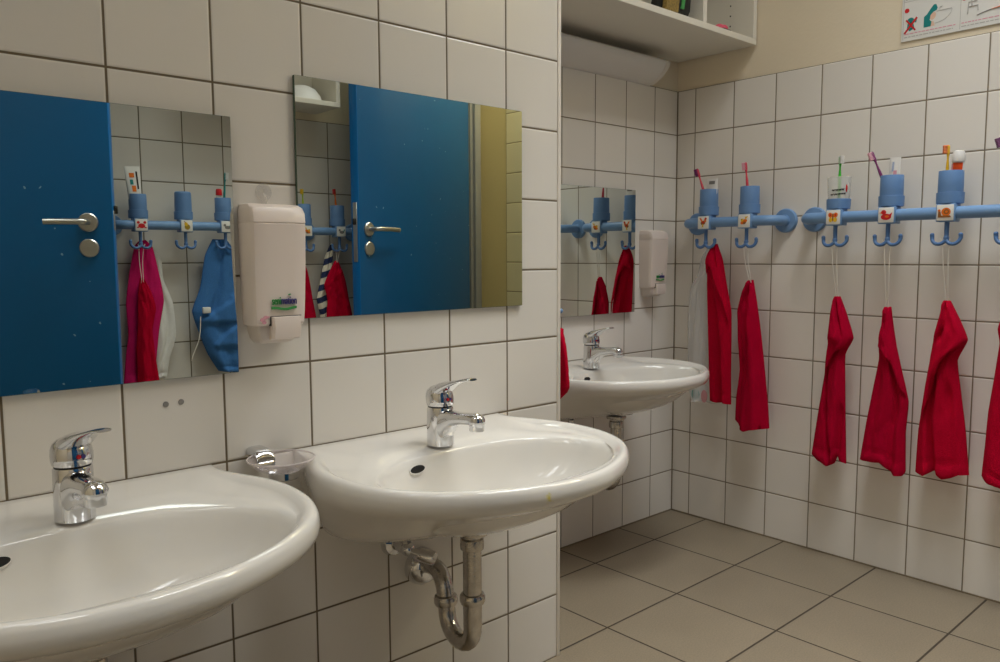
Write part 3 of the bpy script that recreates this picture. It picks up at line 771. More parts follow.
# clear plastic beaker with writing
r = thing('clear_beaker', 'clear plastic beaker with dark script, holding a green toothbrush', 'cup', FC, (HC2[0], CUPY, ZB + 0.029))
bm = bmesh.new(); H = 0.086
lathe(bm, [(0.0275, 0.0), (0.0285, 0.003), (0.0310, H * 0.6), (0.0330, H), (0.0322, H), (0.0300, H * 0.6), (0.0275, 0.005), (0.003, 0.005)], n=40)
part('beaker_wall', bm, M['clear'], r)
for row, (zz, segs) in enumerate(((0.060, [(-.6, -.35), (-.3, -.05), (0.0, .2), (.25, .45)]), (0.048, [(-.75, -.5), (-.45, -.1), (-.05, .15), (.2, .42), (.47, .6)]))):
    bm = bmesh.new()
    for a0, a1 in segs:
        pts = []
        for i in range(9):
            t = i / 8; a = a0 + (a1 - a0) * t; rr = 0.0302 + 0.05 * (zz - 0.03)
            pts.append((rr * sin(a + 0.42), -rr * cos(a + 0.42), zz - 0.012 + 0.0025 * sin(t * 14 + row) + 0.004 * (a + 0.2) * 0.6))
        tube(bm, pts, 0.0011, 6)
    part('script_line', bm, M['dark'], r)
bm = bmesh.new(); tube(bm, [(0.0312 * sin(1.12), -0.0312 * cos(1.12), 0.042 + 0.003 * i) for i in range(8)], [0.0012, 0.003, 0.003, 0.0012], 8)
part('red_print', bm, M['red'], r)

# ------------------------------------------------------------------ toothbrushes and tubes
def toothbrush(frame, x, tip, col, bcol, label, y=CUPY, base=(0, 0.03)):
    """tip = (dx, dz above rail) relative to the cup axis"""
    b0 = Vector((base[0], 0, 0)); t0 = Vector((tip[0], tip[2] if len(tip) > 2 else -0.004, tip[1] - base[1]))
    r = thing('toothbrush', label, 'toothbrush', frame, (x, y, ZB + base[1]), 'toothbrushes in the tooth cups')
    bm = bmesh.new()
    P = [b0.lerp(t0, k) for k in (0, .2, .45, .62, .74, .80, .86, .97, 1.0)]
    tube(bm, smooth_path(P, 4), [0.0045, 0.0058, 0.0062, 0.0052, 0.0032, 0.0034, 0.0058, 0.0058, 0.0035], 12, flat=(1, .7))
    part('handle', bm, M[col], r)
    d = (t0 - b0).normalized(); side = Vector((-1, 0, 0)) if tip[0] <= 0 else Vector((1, 0, 0))
    n = Vector((side.x, -0.7, 0)); n = (n - d * n.dot(d)).normalized()
    bm = bmesh.new()
    for k in range(6):
        for j in (-1, 0, 1):
            c = b0.lerp(t0, 0.86 + 0.125 * k / 5) + d.cross(n).normalized() * (0.0035 * j)
            tube(bm, [c, c + n * 0.012], 0.0018, 6)
    part('bristles', bm, M[bcol], r)
    return r
toothbrush(FC, HC1[0], (-0.046, 0.180), 'pinkred', 'purple', 'pink toothbrush leaning left out of the corner cup', base=(0.006, 0.03))
toothbrush(FC, HC1[1], (-0.016, 0.185), 'pinkred', 'rose', 'pink toothbrush standing upright in the second cup from the corner')
toothbrush(FC, HC2[0], (0.003, 0.176), 'green', 'white', 'bright green toothbrush in the clear beaker')
toothbrush(FC, HC2[1], (-0.057, 0.178), 'purple', 'rose', 'purple toothbrush leaning left above the red duck sign', base=(0.004, 0.03))
toothbrush(FC, HC2[2], (-0.009, 0.176), 'yellow', 'orange', 'yellow and orange toothbrush above the snail sign', base=(-0.010, 0.03))
toothbrush(FC, HC2[3], (-0.040, 0.182), 'purple', 'purple', 'purple toothbrush at the right picture edge', base=(0.004, 0.03))
toothbrush(FD, HD1[0], (-0.012, 0.205), 'teal', 'white', 'teal toothbrush reflected in the left mirror')
toothbrush(FD, HD2[1], (0.004, 0.170), 'lime', 'yellow', 'lime toothbrush reflected in the middle mirror')
toothbrush(FD, HD2[0], (0.012, 0.178), 'orange', 'red', 'orange toothbrush reflected in the middle mirror')

def tube_paste(frame, x, dx, top, w, label, bands, tilt=0.0, cap='white', capup=False, y=CUPY, body='white'):
    r = thing('toothpaste_tube', label, 'toothpaste', frame, (x + dx, y, ZB + 0.028), 'toothpaste tubes in the tooth cups')
    Lh = top - 0.028
    bm = bmesh.new(); rings = []
    prof = [(0, 0.55, 0.9), (0.10, 0.62, 0.85), (0.35, 0.85, 0.7), (0.7, 0.97, 0.35), (0.96, 1.0, 0.10), (1.0, 1.0, 0.08)]
    if capup: prof = [(0, 1.0, 0.1), (0.3, 0.97, 0.4), (0.62, 0.86, 0.7), (0.78, 0.8, 0.75)]
    R = Matrix.Rotation(tilt, 4, 'Y')
    for k, a, b in prof:
        rings.append([R @ Vector((w * a * cos(t), w * b * sin(t) * 0.8, Lh * k)) for t in [2 * pi * i / 24 for i in range(24)]])
    loft(bm, rings); part('tube_body', bm, M[body], r)
    if capup:
        bm = bmesh.new(); rings = []
        for k, a in ((0.78, 0.83), (0.80, 0.86), (0.94, 0.80), (0.985, 0.68), (1.0, 0.4)):
            rings.append([R @ Vector((w * a * cos(t), w * a * sin(t), Lh * k)) for t in [2 * pi * i / 24 for i in range(24)]])
        loft(bm, rings); part('tube_cap', bm, M[cap], r)
    for (px, k0, k1, hw, c) in bands:
        bm = bmesh.new(); g = []
        def wid(K):
            for (ka, a, b), (kb, a2, b2) in zip(prof, prof[1:]):
                if ka <= K <= kb:
                    q = (K - ka) / (kb - ka); return a + (a2 - a) * q, b + (b2 - b) * q
            return prof[-1][1], prof[-1][2]
        for jj in range(5):
            K = k0 + (k1 - k0) * jj / 4; a, b = wid(K); row = []
            for ii in range(9):
                cc = max(-0.97, min(0.97, (px + hw * (2 * ii / 8 - 1)) / a))
                row.append(bm.verts.new(R @ Vector((w * a * cc, -w * b * 0.8 * sqrt(1 - cc * cc) - 0.0009, Lh * K))))
            g.append(row)
        for jj in range(4):
            for ii in range(8): bm.faces.new((g[jj][ii], g[jj][ii + 1], g[jj + 1][ii + 1], g[jj + 1][ii]))
        part('print', bm, M[c], r, False)
    return r
tube_paste(FC, HC1[0], 0.010, 0.144, 0.020, 'white toothpaste tube end with grey print in the corner cup', [(0, .84, .93, .55, 'grey')], 0.02)
tube_paste(FC, HC2[1], 0.003, 0.158, 0.0150, 'pale translucent toothpaste tube above the red duck sign', [(-.25, .70, .9, .18, 'paleblue'), (0.2, .62, .72, .3, 'rose')], 0.03, body='white')
tube_paste(FC, HC2[2], 0.010, 0.160, 0.018, 'white toothpaste tube with orange-red band and rounded cap', [(0.12, .54, .76, .62, 'redorange'), (-.62, .54, .74, .14, 'rose')], 0.05, capup=True)
tube_paste(FD, HD1[2], 0.004, 0.205, 0.026, 'large white toothpaste tube with orange blobs, in the left mirror', [(0.2, .78, .87, .32, 'orange'), (0.1, .50, .62, .25, 'orange'), (-.45, .55, .9, .12, 'dark'), (0.3, .64, .74, .2, 'teal')], 0.06)
tube_paste(FD, HD1[0], 0.014, 0.143, 0.014, 'red-capped toothpaste tube reflected in the left mirror', [], 0.0, cap='red', capup=True)

# ------------------------------------------------------------------ towels
def lerp_lin(L, t):
    n = len(L) - 1; f = t * n; i = min(int(f), n - 1); q = f - i
    return tuple(L[i][k] + (L[i + 1][k] - L[i][k]) * q for k in range(2))
def lerp_list(L, t):
    a = lerp_cat(L, t); b = lerp_lin(L, t); return tuple(0.4 * a[k] + 0.6 * b[k] for k in range(2))
def lerp_cat(L, t):
    n = len(L) - 1; f = t * n; i = min(int(f), n - 1); q = f - i
    p0 = L[max(i - 1, 0)]; p1 = L[i]; p2 = L[i + 1]; p3 = L[min(i + 2, n)]
    return tuple(0.5 * (2 * p1[k] + (p2[k] - p0[k]) * q + (2 * p0[k] - 5 * p1[k] + 4 * p2[k] - p3[k]) * q * q + (3 * p1[k] - p0[k] - 3 * p2[k] + p3[k]) * q ** 3) for k in range(2))
def ss(x): x = max(0, min(1, x)); return x * x * (3 - 2 * x)
def towel_bm(L, R, off, x0, z0, creases=(), grooves=(), seed=1, thick=0.02, NS=34, NT=72, hem=True, wav=0.008, pleat=0.004, bot=None, flaps=()):
    """L,R: lists of local (x,z) from top to bottom. creases: (pts[(t,s)..], amp, width): the side with smaller s is raised."""
    bm = bmesh.new()
    def cs(pts, t):
        if t <= pts[0][0]: return pts[0][1], pts[0][0] - t
        if t >= pts[-1][0]: return pts[-1][1], t - pts[-1][0]
        for (a, s0), (b, s1) in zip(pts, pts[1:]):
            if a <= t <= b: return s0 + (s1 - s0) * (t - a) / (b - a), 0
    front, back = [], []
    def surf(s, t):
            lx, lz = lerp_list(L, t); rx, rz = lerp_list(R, t)
            x = lx + (rx - lx) * s; z = lz + (rz - lz) * s
            if bot and t > 0.8:
                for (sa, da), (sb, db) in zip(bot, bot[1:]):
                    if sa <= s <= sb: z += (da + (db - da) * (s - sa) / (sb - sa)) * ((t - 0.8) / 0.2) ** 1.5; break
            elif t > 0.9:
                k = (t - 0.9) / 0.1
                z -= wav * k * sin(s * 7.3 + seed * 2.1) * (1 if wav > 0 else 0)
            rim = 1 - abs(2 * s - 1) ** 3.0
            th = thick * (0.5 + 0.5 * t) * (0.22 + 0.78 * rim)
            th *= ss(t / 0.05) * 0.75 + 0.25
            h = th
            h += pleat * t * sin(s * 9.0 + seed + 1.3 * sin(t * 3 + seed)) * rim
            h += 0.0050 * noise.noise(Vector((s * 4 + t * 3 + seed * 7, t * 7, seed))) * rim + 0.0025 * noise.noise(Vector((s * 9 - t * 6, t * 15 + seed, seed * 3))) * rim
            for pts, amp, wd in creases:
                c, d = cs(pts, t)
                h += amp * ss(0.5 + (c - s) / wd) * ss(1 - d / 0.06) * (0.2 + .8 * rim)
            for pts, amp, wd in grooves:
                c, d = cs(pts, t)
                h -= amp * math.exp(-((s - c) / wd) ** 2) * ss(1 - d / 0.08)
            if hem: h -= 0.0035 * math.exp(-((t - 0.945) / 0.008) ** 2) * rim
            if hem and t > 0.955: h += 0.003 * sin((t - 0.955) / 0.045 * pi) * rim
            return x, max(0.002, h), z, rim
    for j in range(NT + 1):
        t = j / NT; fr, bk = [], []
        for i in range(NS + 1):
            x, h, z, rim = surf(i / NS, t)
            fr.append(bm.verts.new((x - x0, -off - h, z - z0)))
            bk.append(bm.verts.new((x - x0, -off + 0.004 * rim, z - z0)))
        front.append(fr); back.append(bk)
    for kind, prof, a0, a1, gap in flaps:
        # a fold of cloth lying over the front: its free edge stands clear of the layer below
        NA_, NB_ = 22, 26; F0, F1 = [], []
        def pf(v):
            for (p, q), (p2, q2) in zip(prof, prof[1:]):
                if p <= v <= p2: return q + (q2 - q) * (v - p) / (p2 - p)
            return prof[-1][1] if v > prof[-1][0] else prof[0][1]
        for jb in range(NB_ + 1):
            f0, f1 = [], []
            for ia in range(NA_ + 1):
                a = ia / NA_; b = jb / NB_
                if kind == 'h':      # hangs down to t = prof(s); a0,a1 = s range
                    s_ = a0 + (a1 - a0) * a; t_ = 0.0 + pf(s_) * b; lift = ss(b / 0.75); edge = (1 - b) * 12
                else:                # lies sideways to s = prof(t); a0 = anchored s, a1 unused
                    t_ = prof[0][0] + (prof[-1][0] - prof[0][0]) * b; s_ = a0 + (pf(t_) - a0) * a; lift = ss(a / 0.75) * ss(b / 0.3); edge = (1 - a) * 10
                x, h, z, rim = surf(max(0, min(1, s_)), max(0, min(1, t_)))
                th = gap * lift * (0.35 + 0.65 * min(1, rim * 2.2))
                rnd = 0.0035 * (1 - (1 - min(1, edge)) ** 2) + 0.0012
                f0.append(bm.verts.new((x - x0, -off - h - th - rnd - 0.0008, z - z0)))
                f1.append(bm.verts.new((x - x0, -off - h - th + rnd * 0.5 - 0.0012, z - z0)))
            F0.append(f0); F1.append(f1)
        for jb in range(NB_):
            for ia in range(NA_):
                bm.faces.new((F0[jb][ia], F0[jb + 1][ia], F0[jb + 1][ia + 1], F0[jb][ia + 1]))
                bm.faces.new((F1[jb][ia], F1[jb][ia + 1], F1[jb + 1][ia + 1], F1[jb + 1][ia]))
            bm.faces.new((F0[jb][0], F1[jb][0], F1[jb + 1][0], F0[jb + 1][0]))
            bm.faces.new((F0[jb][NA_], F0[jb + 1][NA_], F1[jb + 1][NA_], F1[jb][NA_]))
        for ia in range(NA_):
            bm.faces.new((F0[0][ia], F0[0][ia + 1], F1[0][ia + 1], F1[0][ia]))
            bm.faces.new((F0[NB_][ia], F1[NB_][ia], F1[NB_][ia + 1], F0[NB_][ia + 1]))
    for j in range(NT):
        for i in range(NS):
            bm.faces.new((front[j][i], front[j + 1][i], front[j + 1][i + 1], front[j][i + 1]))
            bm.faces.new((back[j][i], back[j][i + 1], back[j + 1][i + 1], back[j + 1][i]))
        bm.faces.new((front[j][0], back[j][0], back[j + 1][0], front[j + 1][0]))
        bm.faces.new((front[j][NS], front[j + 1][NS], back[j + 1][NS], back[j][NS]))
    for i in range(NS):
        bm.faces.new((front[0][i], front[0][i + 1], back[0][i + 1], back[0][i]))
        bm.faces.new((front[NT][i], back[NT][i], back[NT][i + 1], front[NT][i + 1]))
    return bm
def towel(frame, L, R, label, m, hook=None, off=0.068, creases=(), grooves=(), seed=1, thick=0.02, group='red terry towels on the hook rails', cord=True, name='hand_towel', cat='towel', **kw):
    x0 = (L[0][0] + R[0][0]) / 2; z0 = L[0][1]
    o = single(name, towel_bm(L, R, off, x0, z0, creases, grooves, seed, thick, **kw), M[m], label, cat, frame, (x0, 0, z0), group, angle=80)
    if hook is not None and cord:
        bm = bmesh.new(); hz = ZB - 0.0785; zt = hz - z0
        for s in (-1, 1):
            pts = smooth_path([(0.004 * s, -off - 0.004, -0.025), (0.003 * s, -off - 0.008, 0.0), (hook - x0 + 0.0055 * s + 0.002, -0.088, zt * 0.55), (hook - x0 + 0.008 * s, -0.091, zt - 0.003), (hook - x0 + 0.010 * s, -0.094, zt + 0.006), (hook - x0 + 0.012 * s, -0.094, zt + 0.0115)], 6)
            tube(bm, pts, 0.0012, 7)
        part('hanging_loop', bm, M['cord'], o)
    return o
T1L = [(-0.262, 0.964), (-0.279, 0.935), (-0.286, 0.902), (-0.282, 0.784), (-0.276, 0.666), (-0.27, 0.547), (-0.264, 0.441)]
T1R = [(-0.247, 0.967), (-0.226, 0.915), (-0.21, 0.838), (-0.19, 0.749), (-0.187, 0.646), (-0.186, 0.543), (-0.183, 0.441)]
T2L = [(-0.131, 0.85), (-0.151, 0.815), (-0.167, 0.75), (-0.164, 0.661), (-0.154, 0.559), (-0.164, 0.467), (-0.166, 0.382)]
T2R = [(-0.114, 0.851), (-0.099, 0.779), (-0.086, 0.704), (-0.073, 0.618), (-0.063, 0.544), (-0.052, 0.457), (-0.045, 0.385)]
T3L = [(0.156, 0.808), (0.148, 0.762), (0.142, 0.706), (0.139, 0.635), (0.125, 0.533), (0.111, 0.425), (0.099, 0.322)]
T3R = [(0.169, 0.808), (0.189, 0.76), (0.212, 0.689), (0.19, 0.639), (0.193, 0.541), (0.198, 0.438), (0.204, 0.318)]
T4L = [(0.296, 0.783), (0.295, 0.734), (0.284, 0.679), (0.287, 0.634), (0.273, 0.542), (0.259, 0.448), (0.245, 0.335)]
T4R = [(0.314, 0.784), (0.323, 0.727), (0.333, 0.674), (0.346, 0.622), (0.371, 0.523), (0.367, 0.438), (0.371, 0.322)]
T5L = [(0.45, 0.807), (0.444, 0.768), (0.43, 0.708), (0.424, 0.639), (0.412, 0.542), (0.401, 0.452), (0.398, 0.334)]
T5R = [(0.465, 0.807), (0.49, 0.758), (0.511, 0.706), (0.489, 0.649), (0.503, 0.554), (0.517, 0.463), (0.53, 0.345)]
T6L = [(0.585, 0.768), (0.579, 0.739), (0.585, 0.703), (0.578, 0.621), (0.568, 0.521), (0.565, 0.437), (0.561, 0.361)]
T6R = [(0.606, 0.768), (0.622, 0.72), (0.640, 0.66), (0.650, 0.58), (0.655, 0.49), (0.662, 0.40), (0.672, 0.29)]
towel(FC, T1L, T1R, 'red towel hung right at the corner hook, beside the clear bag', 'red_terry', hook=None, off=0.070, seed=1.0,
      creases=[([(0.36, 0.2), (0.55, 0.50), (0.75, 0.62), (1.0, 0.70)], -0.016, 0.07)],
      grooves=[([(0.0, .55), (.2, .65)], 0.010, 0.10), ([(.4, .25), (1.0, .3)], 0.007, 0.10)], thick=0.022, bot=[(0, 0.0), (.3, -.004), (.7, .002), (1, -.002)],
      flaps=[('h', [(0, .40), (.3, .30), (.55, .34), (.8, .47), (1, .58)], 0.05, 0.97, 0.010)])
towel(FC, T2L, T2R, 'second red towel from the room corner, hanging from a white cord', 'red_terry2', HC1[1], seed=2.2,
      creases=[([(0.03, 0.5), (0.18, 0.25), (0.34, 0.12)], 0.012, 0.08)],
      grooves=[([(0.02, .5), (.22, .40)], 0.012, 0.10), ([(0.5, .18), (1.0, .12)], 0.008, 0.07), ([(0.5, .85), (1.0, .8)], 0.006, 0.1)], thick=0.022, bot=[(0, 0.010), (.28, -.016), (.38, -.022), (.6, -.012), (1, -.004)],
      flaps=[('v', [(0.05, .52), (.18, .58), (.35, .60), (.5, .56), (.65, .44), (.82, .34), (1.0, .27)], 1.0, 0, 0.011)])
towel(FC, T3L, T3R, 'red towel below the clear beaker, notched at its bottom hem', 'red_terry2', HC2[0], seed=3.1,
      creases=[([(0.01, 0.30), (0.10, 0.42), (0.26, 0.58), (0.36, 0.66)], 0.014, 0.07)],
      grooves=[([(0.60, .18), (0.78, .32), (1.0, .62)], 0.012, 0.05), ([(0.80, .86), (1.0, .76)], 0.018, 0.07), ([(.03, .45), (.33, .62)], .011, .06)], thick=0.024,
      bot=[(0, 0.004), (.25, -.008), (.55, -.018), (.66, -.010), (.74, .016), (.82, .004), (1, -.002)],
      flaps=[('h', [(0, .72), (.12, .62), (.35, .535), (.7, .46), (1, .43)], 0.14, 1.0, 0.012)])
towel(FC, T4L, T4R, 'red towel with wavy hem, hanging below the red duck sign', 'red_terry2', HC2[1], seed=4.6,
      creases=[([(0.03, 0.6), (0.15, 0.42), (0.34, 0.30)], 0.012, 0.07)],
      grooves=[([(0.52, .66), (0.75, .74), (1.0, .70)], 0.012, 0.08), ([(0.04, .45), (.32, .25)], 0.012, 0.07), ([(.6, .2), (1, .25)], .008, .1)], thick=0.024,
      bot=[(0, 0.002), (.3, .006), (.48, .012), (.6, .002), (.78, -.014), (.95, -.010), (1, .004)],
      flaps=[('h', [(.22, .36), (.4, .42), (.6, .48), (.8, .55), (1, .64)], 0.22, 1.0, 0.012)])
towel(FC, T5L, T5R, 'widest red towel, hanging below the orange snail sign', 'red_terry', HC2[2], seed=5.3,
      creases=[([(0.02, 0.36), (0.12, 0.42), (0.24, 0.34), (0.30, 0.22)], 0.014, 0.06)],
      grooves=[([(0.62, .28), (0.78, .25), (1.0, .36)], 0.030, 0.06), ([(.03, .42), (.30, .28)], .012, .06), ([(.66, .72), (1, .74)], .009, .1)], thick=0.030,
      bot=[(0, -.002), (.2, -.008), (.36, .006), (.55, -.012), (.72, -.006), (.85, .004), (1, .004)],
      flaps=[('h', [(0, .80), (.15, .72), (.28, .60), (.45, .52), (.72, .43), (1, .37)], 0.06, 1.0, 0.013)])
towel(FC, T6L, T6R, 'red towel cut off by the right picture edge', 'red_terry', HC2[3], seed=6.4,
      creases=[([(0.1, 0.3), (0.5, 0.5), (1.0, 0.55)], 0.012, 0.10)], thick=0.024)
# red towel on the hidden side of the pier, just peeping past its edge
LR = [(0.040, 0.765), (0.030, 0.74), (0.020, 0.705), (0.016, 0.67), (0.016, 0.645), (0.020, 0.625), (0.034, 0.606)]
RR = [(0.055, 0.765), (0.080, 0.74), (0.10, 0.705), (0.11, 0.67), (0.115, 0.64), (0.115, 0.60), (0.11, 0.575)]
o = towel(FR, LR, RR, 'red towel peeping out behind the pier edge, left of the far sink', 'red_terry', None, off=0.038, seed=7.7, thick=0.042)
bm = bmesh.new(); tube(bm, smooth_path([(0, -0.044, -0.01), (0.0, -0.044, 0.02), (0.0, -0.0445, 0.041)], 5), 0.0013, 7)
part('hanging_loop', bm, M['cord'], o)
bm = bmesh.new(); lathe(bm, [(0.010, 0.0), (0.010, 0.003), (0.004, 0.004), (0.0035, 0.050), (0.006, 0.053), (0.004, 0.057)], (0, 0, 0), 'Y', 16)
single('towel_knob', bm, M['blue_plastic'], 'small knob holding the towel on the side of the pier', 'hook', FR, (0.047, 0, 0.802))

# opposite wall textiles, seen in the mirrors (local x = -world x: left/right swap)
fl = lambda P: [(-x, z) for x, z in P]
pinkL = [(0.267, 0.979), (0.253, 0.959), (0.232, 0.868), (0.216, 0.759), (0.219, 0.644), (0.208, 0.576), (0.195, 0.46)]
pinkR = [(0.293, 0.985), (0.316, 0.959), (0.33, 0.889), (0.343, 0.813), (0.347, 0.759), (0.325, 0.65), (0.30, 0.46)]
towel(FD, fl(pinkR), fl(pinkL), 'pink towel behind the red one, reflected in the left mirror', 'pink_terry', None, off=0.055, seed=8.2, group='textiles on the opposite wall', thick=0.018,
      grooves=[([(0, .5), (.5, .45), (1, .5)], 0.006, .1)])
redL = [(0.258, 0.850), (0.250, 0.80), (0.246, 0.74), (0.243, 0.68), (0.236, 0.60), (0.233, 0.45)]
redR = [(0.271, 0.850), (0.295, 0.80), (0.309, 0.74), (0.293, 0.66), (0.300, 0.56), (0.312, 0.45)]
towel(FD, fl(redR), fl(redL), 'red towel on a long cord, reflected in the left mirror', 'red_terry', HD1[2], off=0.085, seed=9.1, group='textiles on the opposite wall', thick=0.02)
whL = [(0.29, 0.955), (0.28, 0.90), (0.275, 0.82), (0.27, 0.75), (0.27, 0.63), (0.27, 0.54), (0.27, 0.47)]
whR = [(0.318, 0.965), (0.352, 0.918), (0.357, 0.841), (0.388, 0.751), (0.395, 0.63), (0.367, 0.542), (0.353, 0.47)]
towel(FD, fl(whR), fl(whL), 'white cloth behind the pink towel, reflected in the left mirror', 'white_cloth', None, off=0.03, seed=10.4, group='textiles on the opposite wall', thick=0.02, pleat=0.008,
      grooves=[([(0.2, .3), (.6, .25), (1, .4)], 0.008, .08)])
blL = [(0.535, 0.990), (0.504, 0.929), (0.481, 0.809), (0.447, 0.719), (0.473, 0.627), (0.501, 0.551), (0.54, 0.484)]
blR = [(0.590, 0.990), (0.625, 0.929), (0.64, 0.805), (0.645, 0.712), (0.645, 0.641), (0.645, 0.552), (0.635, 0.470)]
o = towel(FD, fl(blR), fl(blL), 'blue jacket hung by its collar, reflected in the left mirror', 'blue_cloth', None, off=0.060, seed=11.3, group='textiles on the opposite wall', thick=0.035, name='jacket', cat='jacket',
      creases=[([(0.42, 0.3), (0.5, 0.6), (0.56, 0.95)], 0.016, 0.08), ([(0.60, 0.1), (0.66, 0.4), (0.75, 0.8)], 0.014, 0.06)], grooves=[([(0.0, .5), (.5, .62)], 0.009, 0.06)], pleat=0.007, wav=0.0)
x0, z0 = -(0.535 + 0.590) / 2, 0.990
bm = bmesh.new(); box(bm, -0.488 - x0 - 0.016, -0.488 - x0 + 0.014, -0.102, -0.090, 0.712 - z0, 0.735 - z0, 0.003); part('cuff_patch', bm, M['white_cloth'], o)
bm = bmesh.new(); tube(bm, smooth_path([(-0.47 - x0, -0.085, 0.70 - z0), (-0.462 - x0, -0.085, 0.62 - z0), (-0.44 - x0, -0.08, 0.56 - z0), (-0.432 - x0, -0.08, 0.535 - z0)], 6), 0.0018, 8); part('drawstring', bm, M['cord'], o)
stL = [(1.045, 0.985), (1.021, 0.939), (1.005, 0.88), (0.990, 0.82), (0.974, 0.754), (0.985, 0.70), (0.99, 0.66)]
stR = [(1.06, 0.985), (1.055, 0.93), (1.05, 0.88), (1.04, 0.82), (1.03, 0.754), (1.03, 0.70), (1.03, 0.66)]
towel(FD, fl(stR), fl(stL), 'navy and cream striped towel reflected in the middle mirror', 'stripe', None, off=0.05, seed=12.0, group='textiles on the opposite wall', thick=0.018)
r4L = [(1.047, 0.915), (1.013, 0.855), (0.995, 0.815), (1.008, 0.753), (1.003, 0.70), (1.0, 0.62)]
r4R = [(1.062, 0.915), (1.082, 0.87), (1.097, 0.82), (1.108, 0.753), (1.120, 0.70), (1.13, 0.62)]
towel(FD, fl(r4R), fl(r4L), 'red towel over the striped one, reflected in the middle mirror', 'red_terry', -1.06, off=0.08, seed=13.0, group='textiles on the opposite wall', thick=0.022,
      creases=[([(0.2, 0.4), (0.6, 0.3), (1, 0.35)], 0.012, 0.1)])
r5L = [(0.88, 0.925), (0.865, 0.87), (0.855, 0.81), (0.85, 0.75), (0.845, 0.69), (0.84, 0.62)]
r5R = [(0.905, 0.925), (0.925, 0.87), (0.936, 0.81), (0.945, 0.75), (0.956, 0.69), (0.965, 0.62)]
towel(FD, fl(r5R), fl(r5L), 'red towel beside the soap dispenser, reflected in the middle mirror', 'red_terry', -0.897, off=0.07, seed=14.0, group='textiles on the opposite wall', thick=0.02)

# ------------------------------------------------------------------ clear plastic bag on the corner hook
bL = [(-0.303, 0.962), (-0.329, 0.92), (-0.345, 0.864), (-0.372, 0.823), (-0.380, 0.753), (-0.382, 0.672), (-0.378, 0.55), (-0.370, 0.46), (-0.36, 0.425)]
bR = [(-0.288, 0.962), (-0.286, 0.92), (-0.280, 0.864), (-0.275, 0.825), (-0.27, 0.758), (-0.268, 0.68), (-0.268, 0.55), (-0.266, 0.46), (-0.27, 0.430)]
bx0, bz0 = (bL[0][0] + bR[0][0]) / 2, bL[0][1]
bag = single('plastic_bag', towel_bm(bL, bR, 0.03, bx0, bz0, [([(0.1, .4), (0.5, .5), (1, .45)], 0.012, .2)], [([(0.0, .5), (.6, .3)], 0.008, .08), ([(0.3, .8), (1, .7)], .008, .07)], 3.3, 0.03, 26, 50, False, 0.004, 0.008),
             M['bag'], 'clear plastic bag hanging behind the corner red towel', 'bag', FC, (bx0, 0, bz0), angle=80)
for (px, pz, hw, hh, c) in ((-0.325, 0.455, 0.016, 0.020, 'bag_print'), (-0.290, 0.452, 0.012, 0.022, 'bag_pink')):
    bm = bmesh.new(); poly_plate(bm, [(px - bx0 + a, pz - bz0 + b) for a, b in ell(0, 0, hw, hh, 14)], -0.066, -0.0675)
    part('bag_print', bm, M[c], bag, False)

# ------------------------------------------------------------------ wall shelf in the recess
def shelf_unit(x0, x1, frame, z0, depth, h, label, dividers, back=True, left=True):
    r = thing('wall_shelf', label, 'shelf', frame, ((x0 + x1) / 2, 0, z0), 'white wall shelves')
    w = (x1 - x0) / 2; t = 0.019
    def bd(nm, *a):
        b = bmesh.new(); box(b, *a, 0.0012, 1); return part(nm, b, M['board'], r, True, 30)
    bd('bottom_board', -w, w, -depth, 0.0, 0, t)
    bd('top_board', -w, w, -depth, 0.0, h - t, h)
    e = bd('end_panel', w - t, w, -depth, 0.0, t, h - t)
    for k in range(6):
        for yy in (-depth + 0.085,):
            b = bmesh.new(); lathe(b, [(0.0028, 0), (0.0024, 0.0008)], (0, 0, 0), 'X', 10)
            for v in b.verts: v.co = Vector((w - t - v.co.x, yy + v.co.y, t + 0.022 + 0.032 * k + v.co.z))
            part('peg_hole', b, M['metal_dark'], e)
    bd('end_panel', -w, -w + t, -depth, 0.0, t, h - t)
    for d in dividers:
        bd('divider', d - (x0 + x1) / 2 - t / 2, d - (x0 + x1) / 2 + t / 2, -depth + 0.001, 0.0, t, h - t)
    bd('back_panel', -w + t, w - t, -0.008, -0.0, t, h - t)
    return r
shelf_unit(XE + 0.004, XC - 0.003, FB, 1.598, 0.302, 0.36, 'white open wall shelf above the far sink, touching the corner', (1.405,))
# shelf goods: dark patterned pouch, pink and black bundle
bm = bmesh.new(); rings = []
for z, w, d in ((0, 0.070, 0.035), (0.03, 0.078, 0.042), (0.10, 0.070, 0.036), (0.17, 0.045, 0.022), (0.20, 0.03, 0.012)):
    rings.append([(w * cos(t) + 0.25 * z, d * sin(t), z) for t in [2 * pi * i / 26 for i in range(26)]])
loft(bm, rings)
r = single('pouch', bm, mat('pouch_fabric', rgb(30, 30, 26), 0.7, noise_amt=0.5, noise_scale=60), 'dark pouch with a gold panel on the far wall shelf', 'pouch', FB, (1.296, -0.250, 1.6172))
bm = bmesh.new()
poly_plate(bm, [(-0.071, 0.004), (-0.015, 0.004), (-0.005, 0.08), (-0.02, 0.12), (-0.060, 0.10)], -0.030, -0.0445)
part('gold_panel', bm, mat('gold_weave', rgb(140, 116, 58), 0.7, noise_amt=0.8, noise_scale=160), r, False)
bm = bmesh.new(); poly_plate(bm, [(0.0, 0.02), (0.014, 0.02), (0.04, 0.16), (0.03, 0.165)], -0.035, -0.044)
part('green_trim', bm, M['leaf'], r, False)
bm = bmesh.new(); sphere(bm, (0, 0, 0.012), 0.012, 1.8, 1.1, 1); sphere(bm, (0.022, 0.0, 0.016), 0.011, 1.6, 1, .9)
r = single('hair_clip', bm, M['pink'], 'small pink and black clip lying near the shelf end', 'hair clip', FB, (1.530, -0.270, 1.6172))
bm = bmesh.new(); box(bm, -0.012, 0.03, -0.022, -0.008, 0.0, 0.008, 0.003)
